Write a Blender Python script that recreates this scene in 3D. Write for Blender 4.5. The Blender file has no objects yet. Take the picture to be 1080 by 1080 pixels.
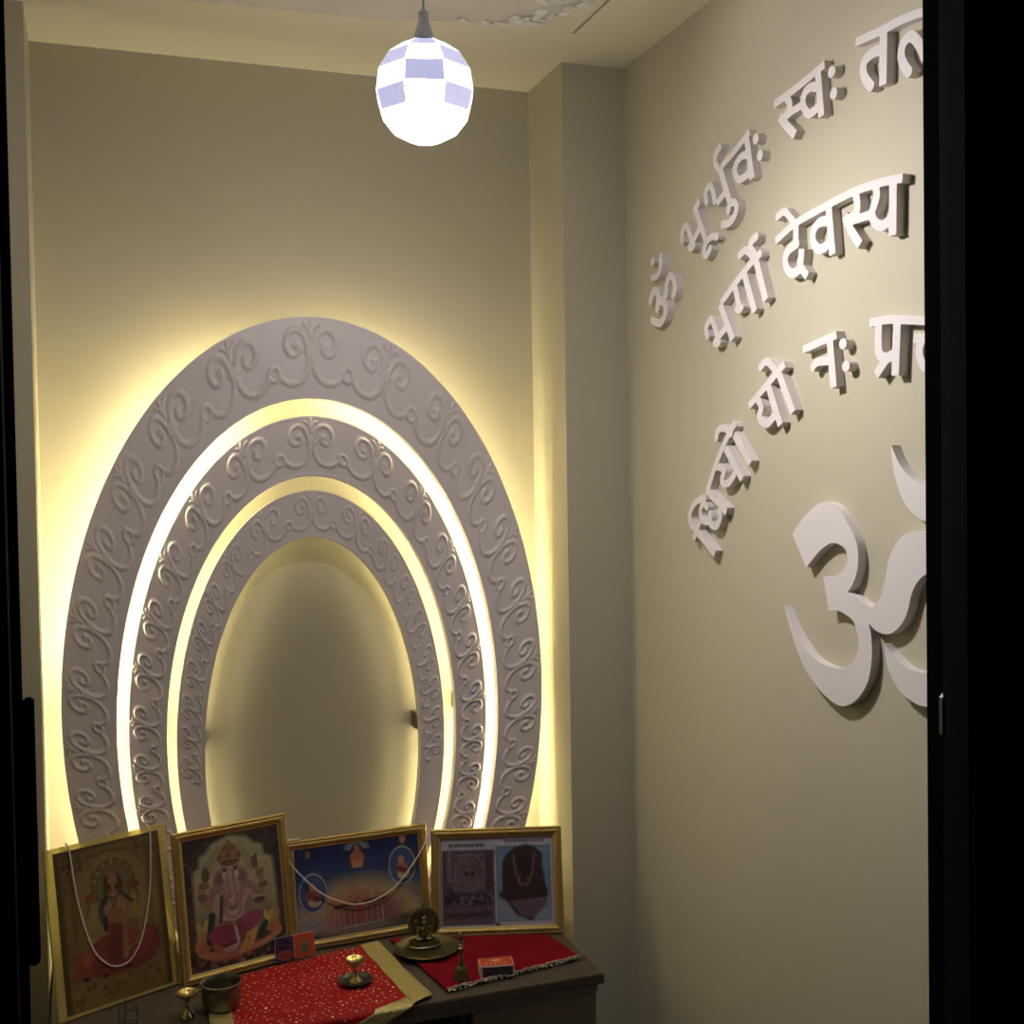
import bpy, bmesh, math, random
import numpy as np
from mathutils import Vector, Matrix
random.seed(4); np.random.seed(4)
C = bpy.context.scene.collection
H = 1.565            # eye height of the camera above the floor
PI = math.pi
LAMP_W = 7.2; AIM_W = 7; EXPO = 0
# outlines of the raised letters on the right wall: (y, z) in millimetres
WORDS={'om': {'s': [(11, 1, [(1772.0, 1938.7), (1771.4, 1926.9), (1775.6, 1914.6), (1786.5, 1906.2), (1807.3, 1906.0)]), (14, 1, [(1813.1, 1865.3), (1806.1, 1876.8), (1797.1, 1882.1), (1788.9, 1881.5), (1781.9, 1873.1), (1782.2, 1862.9), (1788.1, 1849.8)]), (14, 1, [(1783.5, 1861.6), (1769.9, 1861.8), (1757.4, 1853.4), (1757.0, 1843.2), (1766.0, 1831.3), (1782.2, 1826.9), (1809.9, 1836.5)]), (12, 1, [(1768.4, 1857.9), (1755.4, 1869.0), (1751.8, 1884.4), (1745.2, 1895.6), (1734.9, 1897.4), (1725.2, 1888.7), (1722.5, 1875.4), (1729.6, 1862.2)])], 'd': [(1801.2, 1933.1, 8.0, 6.7)]}, 'bhu': {'s': [(12, 0, [(1637.4, 1998.0), (1651.6, 1988.3), (1620.0, 1934.7)]), (11, 1, [(1695.2, 1944.2), (1695.7, 1957.0), (1688.1, 1967.3), (1679.3, 1966.4), (1669.4, 1951.7), (1661.0, 1937.5)]), (11, 0, [(1660.3, 1939.1), (1636.9, 1954.9)]), (11, 1, [(1581.3, 1930.5), (1596.9, 1934.5), (1612.9, 1931.6), (1623.2, 1922.2), (1624.1, 1912.7), (1615.2, 1910.1), (1603.2, 1920.1)])], 'd': [(1664.9, 1932.5, 15.1, 7.5)]}, 'rbhuva': {'s': [(11, 1, [(1570.1, 2064.2), (1584.6, 2056.5), (1587.0, 2043.4), (1577.1, 2032.8)]), (10.5, 1, [(1487.8, 2062.3), (1528.1, 2046.3), (1569.5, 2033.0)]), (13, 0, [(1572.9, 2032.4), (1543.9, 1972.2)]), (11, 1, [(1614.3, 1988.1), (1617.5, 2005.0), (1606.3, 2013.1), (1595.6, 2005.2), (1587.6, 1982.0)]), (11, 0, [(1583.3, 1981.1), (1558.7, 1992.2)]), (11.5, 1, [(1550.3, 1961.1), (1545.1, 1971.4), (1532.9, 1971.7), (1525.9, 1963.0), (1532.1, 1952.0), (1547.3, 1944.9), (1570.5, 1946.6)]), (13, 0, [(1496.3, 2058.3), (1481.5, 1994.1)]), (11.5, 1, [(1493.0, 2031.2), (1508.6, 2033.3), (1524.5, 2027.3), (1528.8, 2014.0), (1519.1, 2002.3), (1503.3, 2001.5), (1486.6, 2004.4)])], 'd': [(1589.0, 1976.0, 14.6, 8.0)]}, 'rbhuva_v': {'s': [], 'd': [(1470.6, 2047.7, 7.9, 7.7), (1460.2, 2021.5, 7.8, 7.7)]}, 'sva': {'s': [(10.5, 1, [(1422.5, 2081.2), (1360.9, 2087.7), (1302.5, 2096.6)]), (12, 1, [(1392.4, 2082.7), (1383.9, 2071.0), (1384.9, 2062.3), (1396.4, 2056.5)]), (13, 0, [(1407.8, 2060.6), (1391.9, 2043.5), (1371.6, 2025.4)]), (10.5, 0, [(1396.4, 2055.2), (1382.2, 2058.8), (1356.8, 2060.2)]), (13, 0, [(1318.2, 2094.6), (1311.0, 2032.0)]), (12, 1, [(1319.0, 2072.4), (1334.2, 2077.3), (1347.6, 2073.9), (1352.3, 2062.6), (1346.9, 2050.2), (1338.0, 2043.8), (1325.9, 2044.5), (1313.9, 2048.4)])], 'd': []}, 'sva_v': {'s': [], 'd': [(1287.6, 2082.0, 8.3, 7.5), (1283.9, 2053.3, 7.6, 7.5)]}, 'tat': {'s': [(10.5, 1, [(1237.1, 2101.5), (1188.4, 2097.5), (1149.2, 2096.1), (1107.0, 2090.5), (1067.3, 2082.5)]), (14, 0, [(1182.6, 2096.5), (1185.0, 2032.2)]), (13, 1, [(1185.0, 2074.5), (1201.6, 2076.8), (1216.7, 2073.9), (1222.9, 2065.4), (1218.9, 2051.2), (1205.8, 2035.9)]), (13, 1, [(1136.1, 2030.4), (1146.3, 2043.2), (1151.0, 2057.1), (1146.0, 2068.7), (1133.9, 2071.7), (1123.1, 2062.8), (1115.7, 2051.5), (1107.6, 2037.8), (1099.5, 2029.7)]), (14, 0, [(1088.5, 2084.8), (1090.3, 2014.7)]), (13, 0, [(1094.5, 2047.3), (1112.3, 2056.8)]), (12, 0, [(1090.3, 2014.7), (1082.1, 2000.3)])], 'd': []}, 'bhargo': {'s': [(11, 1, [(1459.1, 1884.3), (1486.4, 1874.5), (1531.6, 1852.7), (1574.8, 1829.2)]), (13.5, 0, [(1576.3, 1827.6), (1541.1, 1770.8)]), (11.5, 1, [(1615.1, 1782.1), (1620.9, 1797.0), (1606.0, 1809.3), (1594.9, 1797.5), (1583.4, 1775.5)]), (11.5, 0, [(1583.3, 1779.2), (1554.3, 1794.1)]), (12.5, 0, [(1532.4, 1847.4), (1521.2, 1815.0)]), (13.5, 0, [(1505.4, 1860.9), (1478.4, 1803.2)]), (13.5, 0, [(1474.7, 1878.5), (1448.7, 1815.3)]), (11.5, 1, [(1522.1, 1889.9), (1502.9, 1895.8), (1487.8, 1887.1), (1476.3, 1877.0)]), (12, 1, [(1469.7, 1909.9), (1485.1, 1905.1), (1487.7, 1895.9), (1473.0, 1880.8)])], 'd': [(1587.9, 1772.3, 15.1, 7.8), (1521.9, 1814.2, 14.7, 6.8)]}, 'devasya': {'s': [(10.5, 1, [(1422.5, 1893.4), (1371.0, 1907.4), (1303.2, 1914.8), (1240.6, 1919.3), (1190.8, 1917.6), (1149.7, 1913.0)]), (10.5, 1, [(1419.8, 1924.9), (1399.7, 1928.8), (1384.4, 1916.9), (1372.7, 1905.9)]), (13, 0, [(1371.7, 1906.6), (1372.1, 1881.2)]), (13, 1, [(1366.4, 1880.1), (1388.5, 1874.9), (1398.4, 1864.3), (1394.1, 1850.2), (1380.6, 1841.2), (1363.7, 1843.9)]), (14, 0, [(1358.3, 1870.1), (1362.7, 1845.6)]), (12, 0, [(1362.6, 1847.5), (1346.4, 1831.6)]), (13.5, 0, [(1297.0, 1914.3), (1289.4, 1849.8)]), (13, 1, [(1297.3, 1894.5), (1315.9, 1896.7), (1329.3, 1890.3), (1332.1, 1876.2), (1321.2, 1863.4), (1307.1, 1862.2), (1293.1, 1867.6)]), (12.5, 1, [(1240.1, 1917.1), (1236.6, 1902.4), (1239.6, 1890.1), (1254.0, 1888.0)]), (13, 0, [(1262.7, 1893.4), (1249.9, 1872.2), (1231.6, 1851.2)]), (11, 0, [(1249.7, 1884.4), (1208.9, 1883.4)]), (13, 1, [(1200.3, 1916.2), (1198.3, 1903.9), (1203.3, 1893.2), (1208.1, 1884.1), (1202.2, 1872.6), (1190.1, 1865.9), (1178.2, 1867.5), (1167.6, 1873.6)]), (14, 0, [(1167.2, 1913.2), (1168.9, 1849.8)])], 'd': []}, 'dhiyo': {'s': [(11, 1, [(1536.7, 1645.8), (1558.9, 1627.9), (1593.5, 1588.1), (1622.4, 1545.7)]), (11, 1, [(1594.1, 1623.6), (1587.9, 1637.0), (1574.2, 1640.9), (1558.7, 1636.8), (1547.9, 1629.6)]), (13, 0, [(1539.2, 1629.3), (1494.9, 1585.1)]), (13, 0, [(1565.9, 1610.1), (1517.9, 1562.8)]), (11.5, 1, [(1598.2, 1582.5), (1580.0, 1581.0), (1571.2, 1574.1), (1577.3, 1562.8), (1571.6, 1556.0), (1556.0, 1558.2), (1538.3, 1571.4)]), (13, 0, [(1625.7, 1546.8), (1564.9, 1514.2)]), (10.5, 1, [(1623.0, 1517.7), (1634.7, 1525.7), (1644.6, 1516.2), (1643.9, 1503.2), (1630.6, 1496.5), (1614.0, 1502.8), (1616.1, 1512.0)]), (11.5, 1, [(1623.4, 1500.2), (1607.2, 1491.4), (1592.4, 1493.0), (1583.9, 1505.8), (1586.0, 1517.2)]), (10.5, 1, [(1627.3, 1536.3), (1661.4, 1526.6), (1680.2, 1508.4), (1677.1, 1491.7), (1657.5, 1482.8)]), (10.5, 0, [(1648.9, 1496.0), (1669.2, 1466.8)]), (13, 0, [(1661.0, 1482.6), (1601.3, 1447.8)])], 'd': []}, 'yo': {'s': [(10.5, 1, [(1497.3, 1668.9), (1450.5, 1694.4), (1402.9, 1720.7)]), (11, 1, [(1467.6, 1720.8), (1448.9, 1728.9), (1431.8, 1718.6), (1418.5, 1707.6)]), (13.5, 0, [(1417.6, 1709.9), (1383.3, 1653.0)]), (13.5, 0, [(1444.9, 1693.9), (1414.4, 1637.4)]), (12, 1, [(1474.1, 1678.7), (1464.0, 1665.4), (1468.9, 1653.2), (1460.7, 1644.0), (1446.8, 1641.5), (1426.2, 1653.2)])], 'd': []}, 'na': {'s': [(10.5, 0, [(1358.0, 1735.7), (1281.9, 1746.2)]), (14, 0, [(1297.2, 1744.2), (1289.4, 1679.4)]), (11, 1, [(1298.4, 1714.9), (1325.8, 1715.3), (1337.2, 1708.4)])], 'd': [(1334.8, 1707.0, 10.5, 8.8)]}, 'na_v': {'s': [], 'd': [(1268.7, 1733.0, 7.8, 6.9), (1262.8, 1704.1, 8.1, 6.9)]}, 'pracha': {'s': [(10.5, 1, [(1214.3, 1752.7), (1181.1, 1751.8), (1154.8, 1748.3), (1112.3, 1741.4), (1064.5, 1730.9)]), (14, 0, [(1161.8, 1745.0), (1166.0, 1683.6)]), (13, 1, [(1196.5, 1748.7), (1197.3, 1720.1), (1192.9, 1710.1), (1181.7, 1706.0), (1168.3, 1709.3)]), (12, 0, [(1181.7, 1705.1), (1202.3, 1687.5)]), (11, 0, [(1132.4, 1724.3), (1083.9, 1717.1)]), (12, 1, [(1118.4, 1719.4), (1122.6, 1708.1), (1118.9, 1695.0), (1109.4, 1688.6), (1084.1, 1695.0)]), (14, 0, [(1083.8, 1733.9), (1086.3, 1676.4)])], 'd': []}}
OM_BODY=[(1387.4, 1486.7, 1), (1368.4, 1503.6, 0), (1341.7, 1521.2, 0), (1316.0, 1530.9, 0), (1297.3, 1529.8, 0), (1276.1, 1519.6, 0), (1255.7, 1498.7, 0), (1242.9, 1479.7, 0), (1240.3, 1458.6, 0), (1244.8, 1440.7, 0), (1253.7, 1426.3, 0), (1264.1, 1417.4, 1), (1245.2, 1412.7, 0), (1228.1, 1406.0, 0), (1213.6, 1402.5, 1), (1198.9, 1414.2, 0), (1190.6, 1430.4, 0), (1185.0, 1448.3, 0), (1180.9, 1462.1, 0), (1170.1, 1479.6, 0), (1154.4, 1492.8, 0), (1136.6, 1498.4, 0), (1112.0, 1498.8, 0), (1083.7, 1491.6, 0), (1056.5, 1472.5, 0), (1039.0, 1446.9, 0), (1035.0, 1410.4, 0), (1046.2, 1368.9, 0), (1064.4, 1331.9, 0), (1090.0, 1307.1, 0), (1118.9, 1296.4, 0), (1146.3, 1300.7, 0), (1164.2, 1309.5, 0), (1179.8, 1325.7, 0), (1187.6, 1343.4, 0), (1189.2, 1362.0, 1), (1179.5, 1351.3, 0), (1161.2, 1342.0, 0), (1143.4, 1336.2, 0), (1118.5, 1335.7, 0), (1096.7, 1344.6, 0), (1080.2, 1364.5, 0), (1072.9, 1398.6, 0), (1077.3, 1429.8, 0), (1088.7, 1446.4, 0), (1105.3, 1451.6, 0), (1117.4, 1448.3, 0), (1131.0, 1437.5, 0), (1139.9, 1422.8, 0), (1145.1, 1406.6, 0), (1155.5, 1389.7, 0), (1171.3, 1377.5, 0), (1187.2, 1372.2, 0), (1206.2, 1374.6, 0), (1220.5, 1382.3, 1), (1216.0, 1369.2, 0), (1214.0, 1346.8, 0), (1217.9, 1321.8, 0), (1226.6, 1302.9, 0), (1244.0, 1284.1, 0), (1267.6, 1271.1, 0), (1288.8, 1269.2, 0), (1313.5, 1276.1, 0), (1338.9, 1288.8, 0), (1361.6, 1306.2, 0), (1381.4, 1332.3, 0), (1396.5, 1359.6, 0), (1411.7, 1390.3, 1), (1393.9, 1365.7, 0), (1371.1, 1343.3, 0), (1343.2, 1325.0, 0), (1312.9, 1317.0, 0), (1282.0, 1316.8, 0), (1261.0, 1323.5, 0), (1247.6, 1336.1, 0), (1241.1, 1350.3, 0), (1242.9, 1364.2, 0), (1251.4, 1381.0, 0), (1266.0, 1387.6, 0), (1284.0, 1391.4, 0), (1304.0, 1389.0, 1), (1315.8, 1433.5, 1), (1292.5, 1435.5, 0), (1275.7, 1442.1, 0), (1265.1, 1452.7, 0), (1262.9, 1464.5, 0), (1270.8, 1473.9, 0), (1285.8, 1478.3, 0), (1302.7, 1476.6, 0), (1323.3, 1466.8, 0), (1339.5, 1454.7, 0), (1354.4, 1442.5, 1)]
OM_MOON=[(1175.3, 1603.8, 1), (1172.9, 1583.9, 0), (1167.1, 1562.0, 0), (1156.5, 1540.2, 0), (1140.1, 1523.0, 0), (1116.8, 1512.1, 0), (1090.5, 1512.0, 0), (1065.0, 1523.6, 0), (1044.8, 1547.1, 0), (1035.8, 1580.8, 1), (1049.1, 1564.1, 0), (1069.3, 1552.6, 0), (1092.5, 1549.4, 0), (1116.3, 1553.5, 0), (1138.5, 1562.1, 0), (1156.1, 1575.2, 0), (1167.6, 1590.4, 0)]
def R(d): return math.radians(d)

# ------------------------------------------------------------------ materials
def mat(name, col, rough=.6, metal=0, bump=0, bscale=60, var=0, vscale=4, coat=0, emis=None, es=0, sheen=0, spec=.5, trans=0):
    m = bpy.data.materials.new(name); m.use_nodes = True
    nt = m.node_tree; b = nt.nodes['Principled BSDF']
    b.inputs['Base Color'].default_value = (*col, 1); b.inputs['Roughness'].default_value = rough
    b.inputs['Metallic'].default_value = metal; b.inputs['Coat Weight'].default_value = coat
    b.inputs['Coat Roughness'].default_value = .06; b.inputs['Sheen Weight'].default_value = sheen
    b.inputs['Specular IOR Level'].default_value = spec; b.inputs['Transmission Weight'].default_value = trans
    if emis: b.inputs['Emission Color'].default_value = (*emis, 1); b.inputs['Emission Strength'].default_value = es
    tc = nt.nodes.new('ShaderNodeTexCoord')
    if var:
        n = nt.nodes.new('ShaderNodeTexNoise'); n.inputs['Scale'].default_value = vscale; n.inputs['Detail'].default_value = 5
        nt.links.new(tc.outputs['Object'], n.inputs['Vector'])
        mx = nt.nodes.new('ShaderNodeMix'); mx.data_type = 'RGBA'
        mx.inputs[6].default_value = (*[c*(1-var) for c in col], 1); mx.inputs[7].default_value = (*[min(1, c*(1+var)) for c in col], 1)
        nt.links.new(n.outputs['Fac'], mx.inputs[0]); nt.links.new(mx.outputs[2], b.inputs['Base Color'])
    if bump:
        n = nt.nodes.new('ShaderNodeTexNoise'); n.inputs['Scale'].default_value = bscale; n.inputs['Detail'].default_value = 3
        nt.links.new(tc.outputs['Object'], n.inputs['Vector'])
        bp = nt.nodes.new('ShaderNodeBump'); bp.inputs['Strength'].default_value = bump; bp.inputs['Distance'].default_value = .002
        nt.links.new(n.outputs['Fac'], bp.inputs['Height']); nt.links.new(bp.outputs['Normal'], b.inputs['Normal'])
    return m
WALL = (.47, .43, .315)
M = dict(
 wall=mat('wall paint', WALL, .62, bump=.12, bscale=90, var=.03, vscale=2.5),
 ceil=mat('ceiling paint', (.80, .75, .62), .8, bump=.1, bscale=60, var=.03),
 peel=mat('peeled plaster', (.72, .67, .62), .9, bump=.6, bscale=40, var=.12, vscale=14),
 flake=mat('loose paint', (.82, .80, .76), .8),
 floor=mat('floor tile', (.10, .09, .08), .35, var=.1),
 ring=mat('carved panel paint', (.70, .635, .63), .42, spec=.45),
 letter=mat('white letter paint', (.70, .65, .635), .55, spec=.3),
 led=mat('warm led', (.9, .8, .5), .5, emis=(1, .92, .50), es=20),
 led_hot=mat('warm led bright', (.9, .8, .5), .5, emis=(1, .93, .58), es=42),
 led_left=mat('warm led left run', (.9, .8, .5), .5, emis=(1, .925, .55), es=44),
 led_low=mat('warm led dim', (.9, .8, .5), .5, emis=(1, .92, .50), es=9),
 led_mid=mat('warm led medium', (.9, .8, .5), .5, emis=(1, .92, .50), es=10),
 black=mat('black door paint', (.0035, .0035, .004), .9, spec=.0),
 blackgrey=mat('black door edge', (.008, .008, .009), .9, spec=.02),
 steel=mat('dull steel', (.10, .10, .10), .4, metal=.6),
 wood=mat('dark laminate', (.075, .055, .038), .5, spec=.25, var=.25, vscale=9, bump=.1),
 wood2=mat('dark wood panel', (.11, .085, .065), .5, var=.2, vscale=7),
 wood3=mat('brown laminate door', (.26, .215, .18), .5, var=.12, vscale=6),
 gold=mat('gold moulding', (.44, .30, .10), .42, metal=.75, bump=.7, bscale=260, var=.25, vscale=80),
 golddark=mat('gold sight edge', (.60, .45, .2), .35, metal=.7),
 acrylic=mat('clear yellow acrylic', (.86, .72, .25), .15, trans=.55, coat=.3),
 board=mat('backing board', (.20, .14, .08), .85),
 pearl=mat('pearl', (.80, .66, .58), .3, coat=.6),
 brass=mat('old brass', (.17, .145, .07), .42, metal=1, var=.25, vscale=30, bump=.1, bscale=120),
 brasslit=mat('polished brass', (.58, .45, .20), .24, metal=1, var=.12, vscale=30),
 bronze=mat('dark bronze', (.20, .18, .13), .36, metal=.9, var=.3, vscale=25),
 dark=mat('dark metal dish', (.10, .095, .085), .35, metal=.8),
 red=mat('red satin', (.30, .005, .004), .6, spec=.15, sheen=.03, var=.2, vscale=30, bump=.3, bscale=200),
 velvet=mat('red velvet', (.17, .002, .008), .9, spec=.05, sheen=.03, var=.25, vscale=22, bump=.4, bscale=300),
 braid=mat('gold braid', (.50, .40, .15), .4, metal=.55, bump=1, bscale=330, var=.35, vscale=160),
 sequin=mat('sequin', (.90, .62, .50), .3, metal=.6),
 bead=mat('silver bead', (.42, .36, .30), .3, metal=.85),
 glowsilver=mat('silver with added glow', (.55, .55, .62), .3, metal=.6, emis=(.62, .64, 1), es=.7),  # faint lavender glow added to opaque metal, standing for the lamp's bloom
 cord=mat('lamp cord', (.30, .30, .36), .5),
 cup=mat('lamp cup', (.42, .42, .47), .35, metal=.7),
 strike=mat('striker strip', (.035, .025, .025), .9),
 mbside=mat('matchbox card', (.55, .40, .38), .7),
 slotshade=mat('groove shade', (.36, .32, .25), .9),
)
def vcol(name, rough=.35, coat=.0, metal=0):
    m = bpy.data.materials.new(name); m.use_nodes = True
    nt = m.node_tree; b = nt.nodes['Principled BSDF']
    a = nt.nodes.new('ShaderNodeVertexColor'); a.layer_name = 'print'
    nt.links.new(a.outputs['Color'], b.inputs['Base Color'])
    b.inputs['Roughness'].default_value = rough; b.inputs['Coat Weight'].default_value = coat; b.inputs['Metallic'].default_value = metal
    b.inputs['Coat Roughness'].default_value = .05
    return m
M['print'] = vcol('printed picture under glass', .5, .35)
M['foil'] = vcol('printed gold foil', .4, .4, .15)
M['card'] = vcol('printed card', .6)
# lit glass of the pendant: lets the bulb through and glows
def lampglass(name, tr):
    m = bpy.data.materials.new(name); m.use_nodes = True; nt = m.node_tree
    for n in list(nt.nodes): nt.nodes.remove(n)
    o = nt.nodes.new('ShaderNodeOutputMaterial'); a = nt.nodes.new('ShaderNodeAddShader')
    t = nt.nodes.new('ShaderNodeBsdfTransparent'); e = nt.nodes.new('ShaderNodeEmission')
    t.inputs['Color'].default_value = (tr, tr, tr, 1)
    e.inputs['Color'].default_value = (.90, .92, 1, 1); e.inputs['Strength'].default_value = 2.2
    nt.links.new(t.outputs[0], a.inputs[0]); nt.links.new(e.outputs[0], a.inputs[1]); nt.links.new(a.outputs[0], o.inputs['Surface'])
    return m
M['glass'] = lampglass('frosted lamp glass', .68); M['clear'] = lampglass('clear lamp glass', .85)
M['bulb'] = mat('led bulb', (.9, .9, .95), .4, emis=(.92, .94, 1), es=14)

# ------------------------------------------------------------------ objects
def tag(o, label=None, cat=None, group=None, kind=None):
    if label: o['label'] = label
    if cat: o['category'] = cat
    if group: o['group'] = group
    if kind: o['kind'] = kind
    return o
def empty(name, loc=(0, 0, 0), rz=0, label=None, cat=None, group=None):
    o = bpy.data.objects.new(name, None); o.empty_display_size = .02; C.objects.link(o)
    o.location = loc; o.rotation_euler = (0, 0, rz)
    return tag(o, label, cat, group)
def link(name, me, m, parent=None, loc=None):
    o = bpy.data.objects.new(name, me); C.objects.link(o)
    for x in (m if isinstance(m, (list, tuple)) else [m]): me.materials.append(x)
    if parent: o.parent = parent
    if loc: o.location = loc
    return o
def meshdata(name, verts, faces, smooth=False, sharp=None):
    me = bpy.data.meshes.new(name); me.from_pydata(verts, [], faces); me.update()
    if smooth:
        me.polygons.foreach_set('use_smooth', [True]*len(me.polygons))
        if sharp: me.set_sharp_from_angle(angle=R(sharp))
    return me
class MB:
    def __init__(s): s.v = []; s.f = []
    def add(s, v, f):
        n = len(s.v); s.v += [tuple(p) for p in v]; s.f += [tuple(i+n for i in q) for q in f]; return s
    def box(s, a, b):
        x0, y0, z0 = a; x1, y1, z1 = b
        return s.add([(x0,y0,z0),(x1,y0,z0),(x1,y1,z0),(x0,y1,z0),(x0,y0,z1),(x1,y0,z1),(x1,y1,z1),(x0,y1,z1)],
                     [(0,3,2,1),(4,5,6,7),(0,1,5,4),(1,2,6,5),(2,3,7,6),(3,0,4,7)])
    def lathe(s, prof, n=40, c=(0, 0, 0), sx=1, sy=1):
        v = []; f = []
        for r, z in prof:
            for k in range(n):
                a = 2*PI*k/n; v.append((c[0]+r*sx*math.cos(a), c[1]+r*sy*math.sin(a), c[2]+z))
        for i in range(len(prof)-1):
            for k in range(n):
                k2 = (k+1) % n; f.append((i*n+k, i*n+k2, (i+1)*n+k2, (i+1)*n+k))
        if prof[0][0] > 1e-6: f.append(tuple(reversed(range(n))))
        if prof[-1][0] > 1e-6: f.append(tuple(range((len(prof)-1)*n, len(prof)*n)))
        return s.add(v, f)
    def tube(s, pts, r, n=8, closed=False):
        pts = [Vector(p) for p in pts]; N = len(pts); v = []; f = []
        rr = r if isinstance(r, (list, tuple)) else [r]*N
        up = None
        for i, p in enumerate(pts):
            a = pts[(i-1) % N] if closed or i else p; b = pts[(i+1) % N] if closed or i < N-1 else p
            d = (b-a).normalized()
            if up is None:
                up = Vector((0, 0, 1)) if abs(d.z) < .9 else Vector((1, 0, 0))
            up = (up-d*up.dot(d)).normalized(); q = d.cross(up)
            for k in range(n):
                t = 2*PI*k/n; v.append(p+(up*math.cos(t)+q*math.sin(t))*rr[i])
        for i in range(N if closed else N-1):
            j = (i+1) % N
            for k in range(n): f.append((i*n+k, i*n+(k+1) % n, j*n+(k+1) % n, j*n+k))
        if not closed: f += [tuple(reversed(range(n))), tuple(range((N-1)*n, N*n))]
        return s.add(v, f)
    def ball(s, c, r, nu=8, nv=6):
        rx, ry, rz = r if isinstance(r, (tuple, list)) else (r, r, r)
        v = [(c[0], c[1], c[2]+rz)]; f = []
        for i in range(1, nv):
            th = PI*i/nv
            for k in range(nu): v.append((c[0]+rx*math.sin(th)*math.cos(2*PI*k/nu), c[1]+ry*math.sin(th)*math.sin(2*PI*k/nu), c[2]+rz*math.cos(th)))
        v.append((c[0], c[1], c[2]-rz)); L = len(v)-1
        for k in range(nu):
            k2 = (k+1) % nu; f.append((0, 1+k, 1+k2)); f.append((L, 1+(nv-2)*nu+k2, 1+(nv-2)*nu+k))
            for i in range(nv-2): a = 1+i*nu; f.append((a+k, a+nu+k, a+nu+k2, a+k2))
        return s.add(v, f)
    def build(s, name, m, parent=None, smooth=False, sharp=None, bevel=0, loc=None):
        me = meshdata(name, s.v, s.f, False)
        bm = bmesh.new(); bm.from_mesh(me); bmesh.ops.recalc_face_normals(bm, faces=bm.faces)
        if bevel: bmesh.ops.bevel(bm, geom=list(bm.edges), offset=bevel, segments=2, affect='EDGES', clamp_overlap=True)
        bm.to_mesh(me); bm.free()
        if smooth or bevel:
            me.polygons.foreach_set('use_smooth', [True]*len(me.polygons)); me.set_sharp_from_angle(angle=R(sharp or 40))
        return link(name, me, m, parent, loc)
def catmull(pts, n=8, closed=False):
    pts = [np.array(p, float) for p in pts]; N = len(pts); out = []
    for i in range(N if closed else N-1):
        p1 = pts[i]; p2 = pts[(i+1) % N]
        p0 = pts[(i-1) % N] if closed or i else 2*p1-p2
        p3 = pts[(i+2) % N] if closed or i+2 < N else 2*p2-p1
        for k in range(n):
            t = k/n; out.append(.5*((2*p1)+(p2-p0)*t+(2*p0-5*p1+4*p2-p3)*t*t+(3*p1-p0-3*p2+p3)*t**3))
    if not closed: out.append(pts[-1])
    return out

# ------------------------------------------------------------------ the room
XL, XN, XW = -.0815, .795, .9153       # niche left side, niche right side, right wall
YB, YP = 2.1, 1.9347                   # back wall, pilaster fronts
ZC = H+.736
YF0, YF1 = .86, .98                    # doorway wall (outer face, inner face)
def room(name, a, b, m='wall'): return tag(MB().box(a, b).build(name, M[m]), kind='structure')
room('wall_back', (-.35, YB, -.02), (1.1, YB+.1, ZC+.1))
room('wall_left', (-.33, YF0, -.02), (-.21, YB, ZC+.1))
room('wall_right', (XW, YF0, -.02), (XW+.12, YB, ZC+.1))
room('trim_1', (-.21, YP, 0), (XL, YB, ZC))
room('trim_2', (XN, YP, 0), (XW, YB, ZC))
room('floor', (-.35, -.6, -.1), (1.5, YB+.1, 0), 'floor')
room('ceiling', (-.35, YF0, ZC), (1.1, YB+.1, ZC+.1), 'ceil')
w = MB().box((-.33, YF0+.01, 0), (-.12, YF1, ZC)).box((.86, YF0+.01, 0), (XW, YF1, ZC)).box((-.12, YF0+.01, 2.13), (.86, YF1, ZC))
tag(w.build('wall_front', M['black']), kind='structure')
# black door frame: rebated jambs and head around the opening
d = empty('door_1', (0, 0, 0)); d['kind'] = 'structure'
b = MB().box((.716, YF0, 0), (.80, YF0+.025, 2.14)).box((.802, YF0+.025, 0), (.88, YF1+.005, 2.14)); b.build('jamb', M['black'], d, bevel=.002)
b = MB().box((.6716, .775, 0), (.90, .8, 2.3)).box((.712, .8, 0), (.90, YF0, 2.3)); b.build('casing', M['blackgrey'], d, bevel=.003)
b = MB().box((-.16, YF0, 0), (-.0485, YF0+.012, 2.14)).box((-.16, YF0+.012, 0), (-.115, YF1+.005, 2.14)); b.build('jamb', M['black'], d, bevel=.002)
b = MB().box((-.30, .775, 0), (-.0505, .8, 2.3)).box((-.30, .8, 0), (-.066, YF0, 2.3)); b.build('casing', M['blackgrey'], d, bevel=.003)
b = MB().box((-.115, YF0, 2.10), (.86, YF1+.005, 2.14)); b.build('head', M['black'], d, bevel=.002)
b = MB().box((-.0484, YF0-.004, 1.24), (-.0412, YF0+.014, 1.4215)); b.build('lock_case', M['black'], d, bevel=.0015)
# bent lip of the strike plate on the right jamb
pts = [(.7205, .1, 1.3725), (.715, .1, 1.370), (.7105, .1, 1.3655), (.7105, .1, 1.332)]
b = MB()
for i in range(len(pts)-1):
    (x0, _, z0), (x1, _, z1) = pts[i], pts[i+1]
    b.add([(x0, YF0-.004, z0), (x1, YF0-.004, z1), (x1+.002, YF0-.004, z1), (x0+.002, YF0-.004, z0-.002), (x0, YF0, z0), (x1, YF0, z1), (x1+.002, YF0, z1), (x0+.002, YF0, z0-.002)],
          [(0,1,2,3),(7,6,5,4),(0,4,5,1),(1,5,6,2),(2,6,7,3),(3,7,4,0)])
b.build('strike_plate', M['steel'], d)
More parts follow.
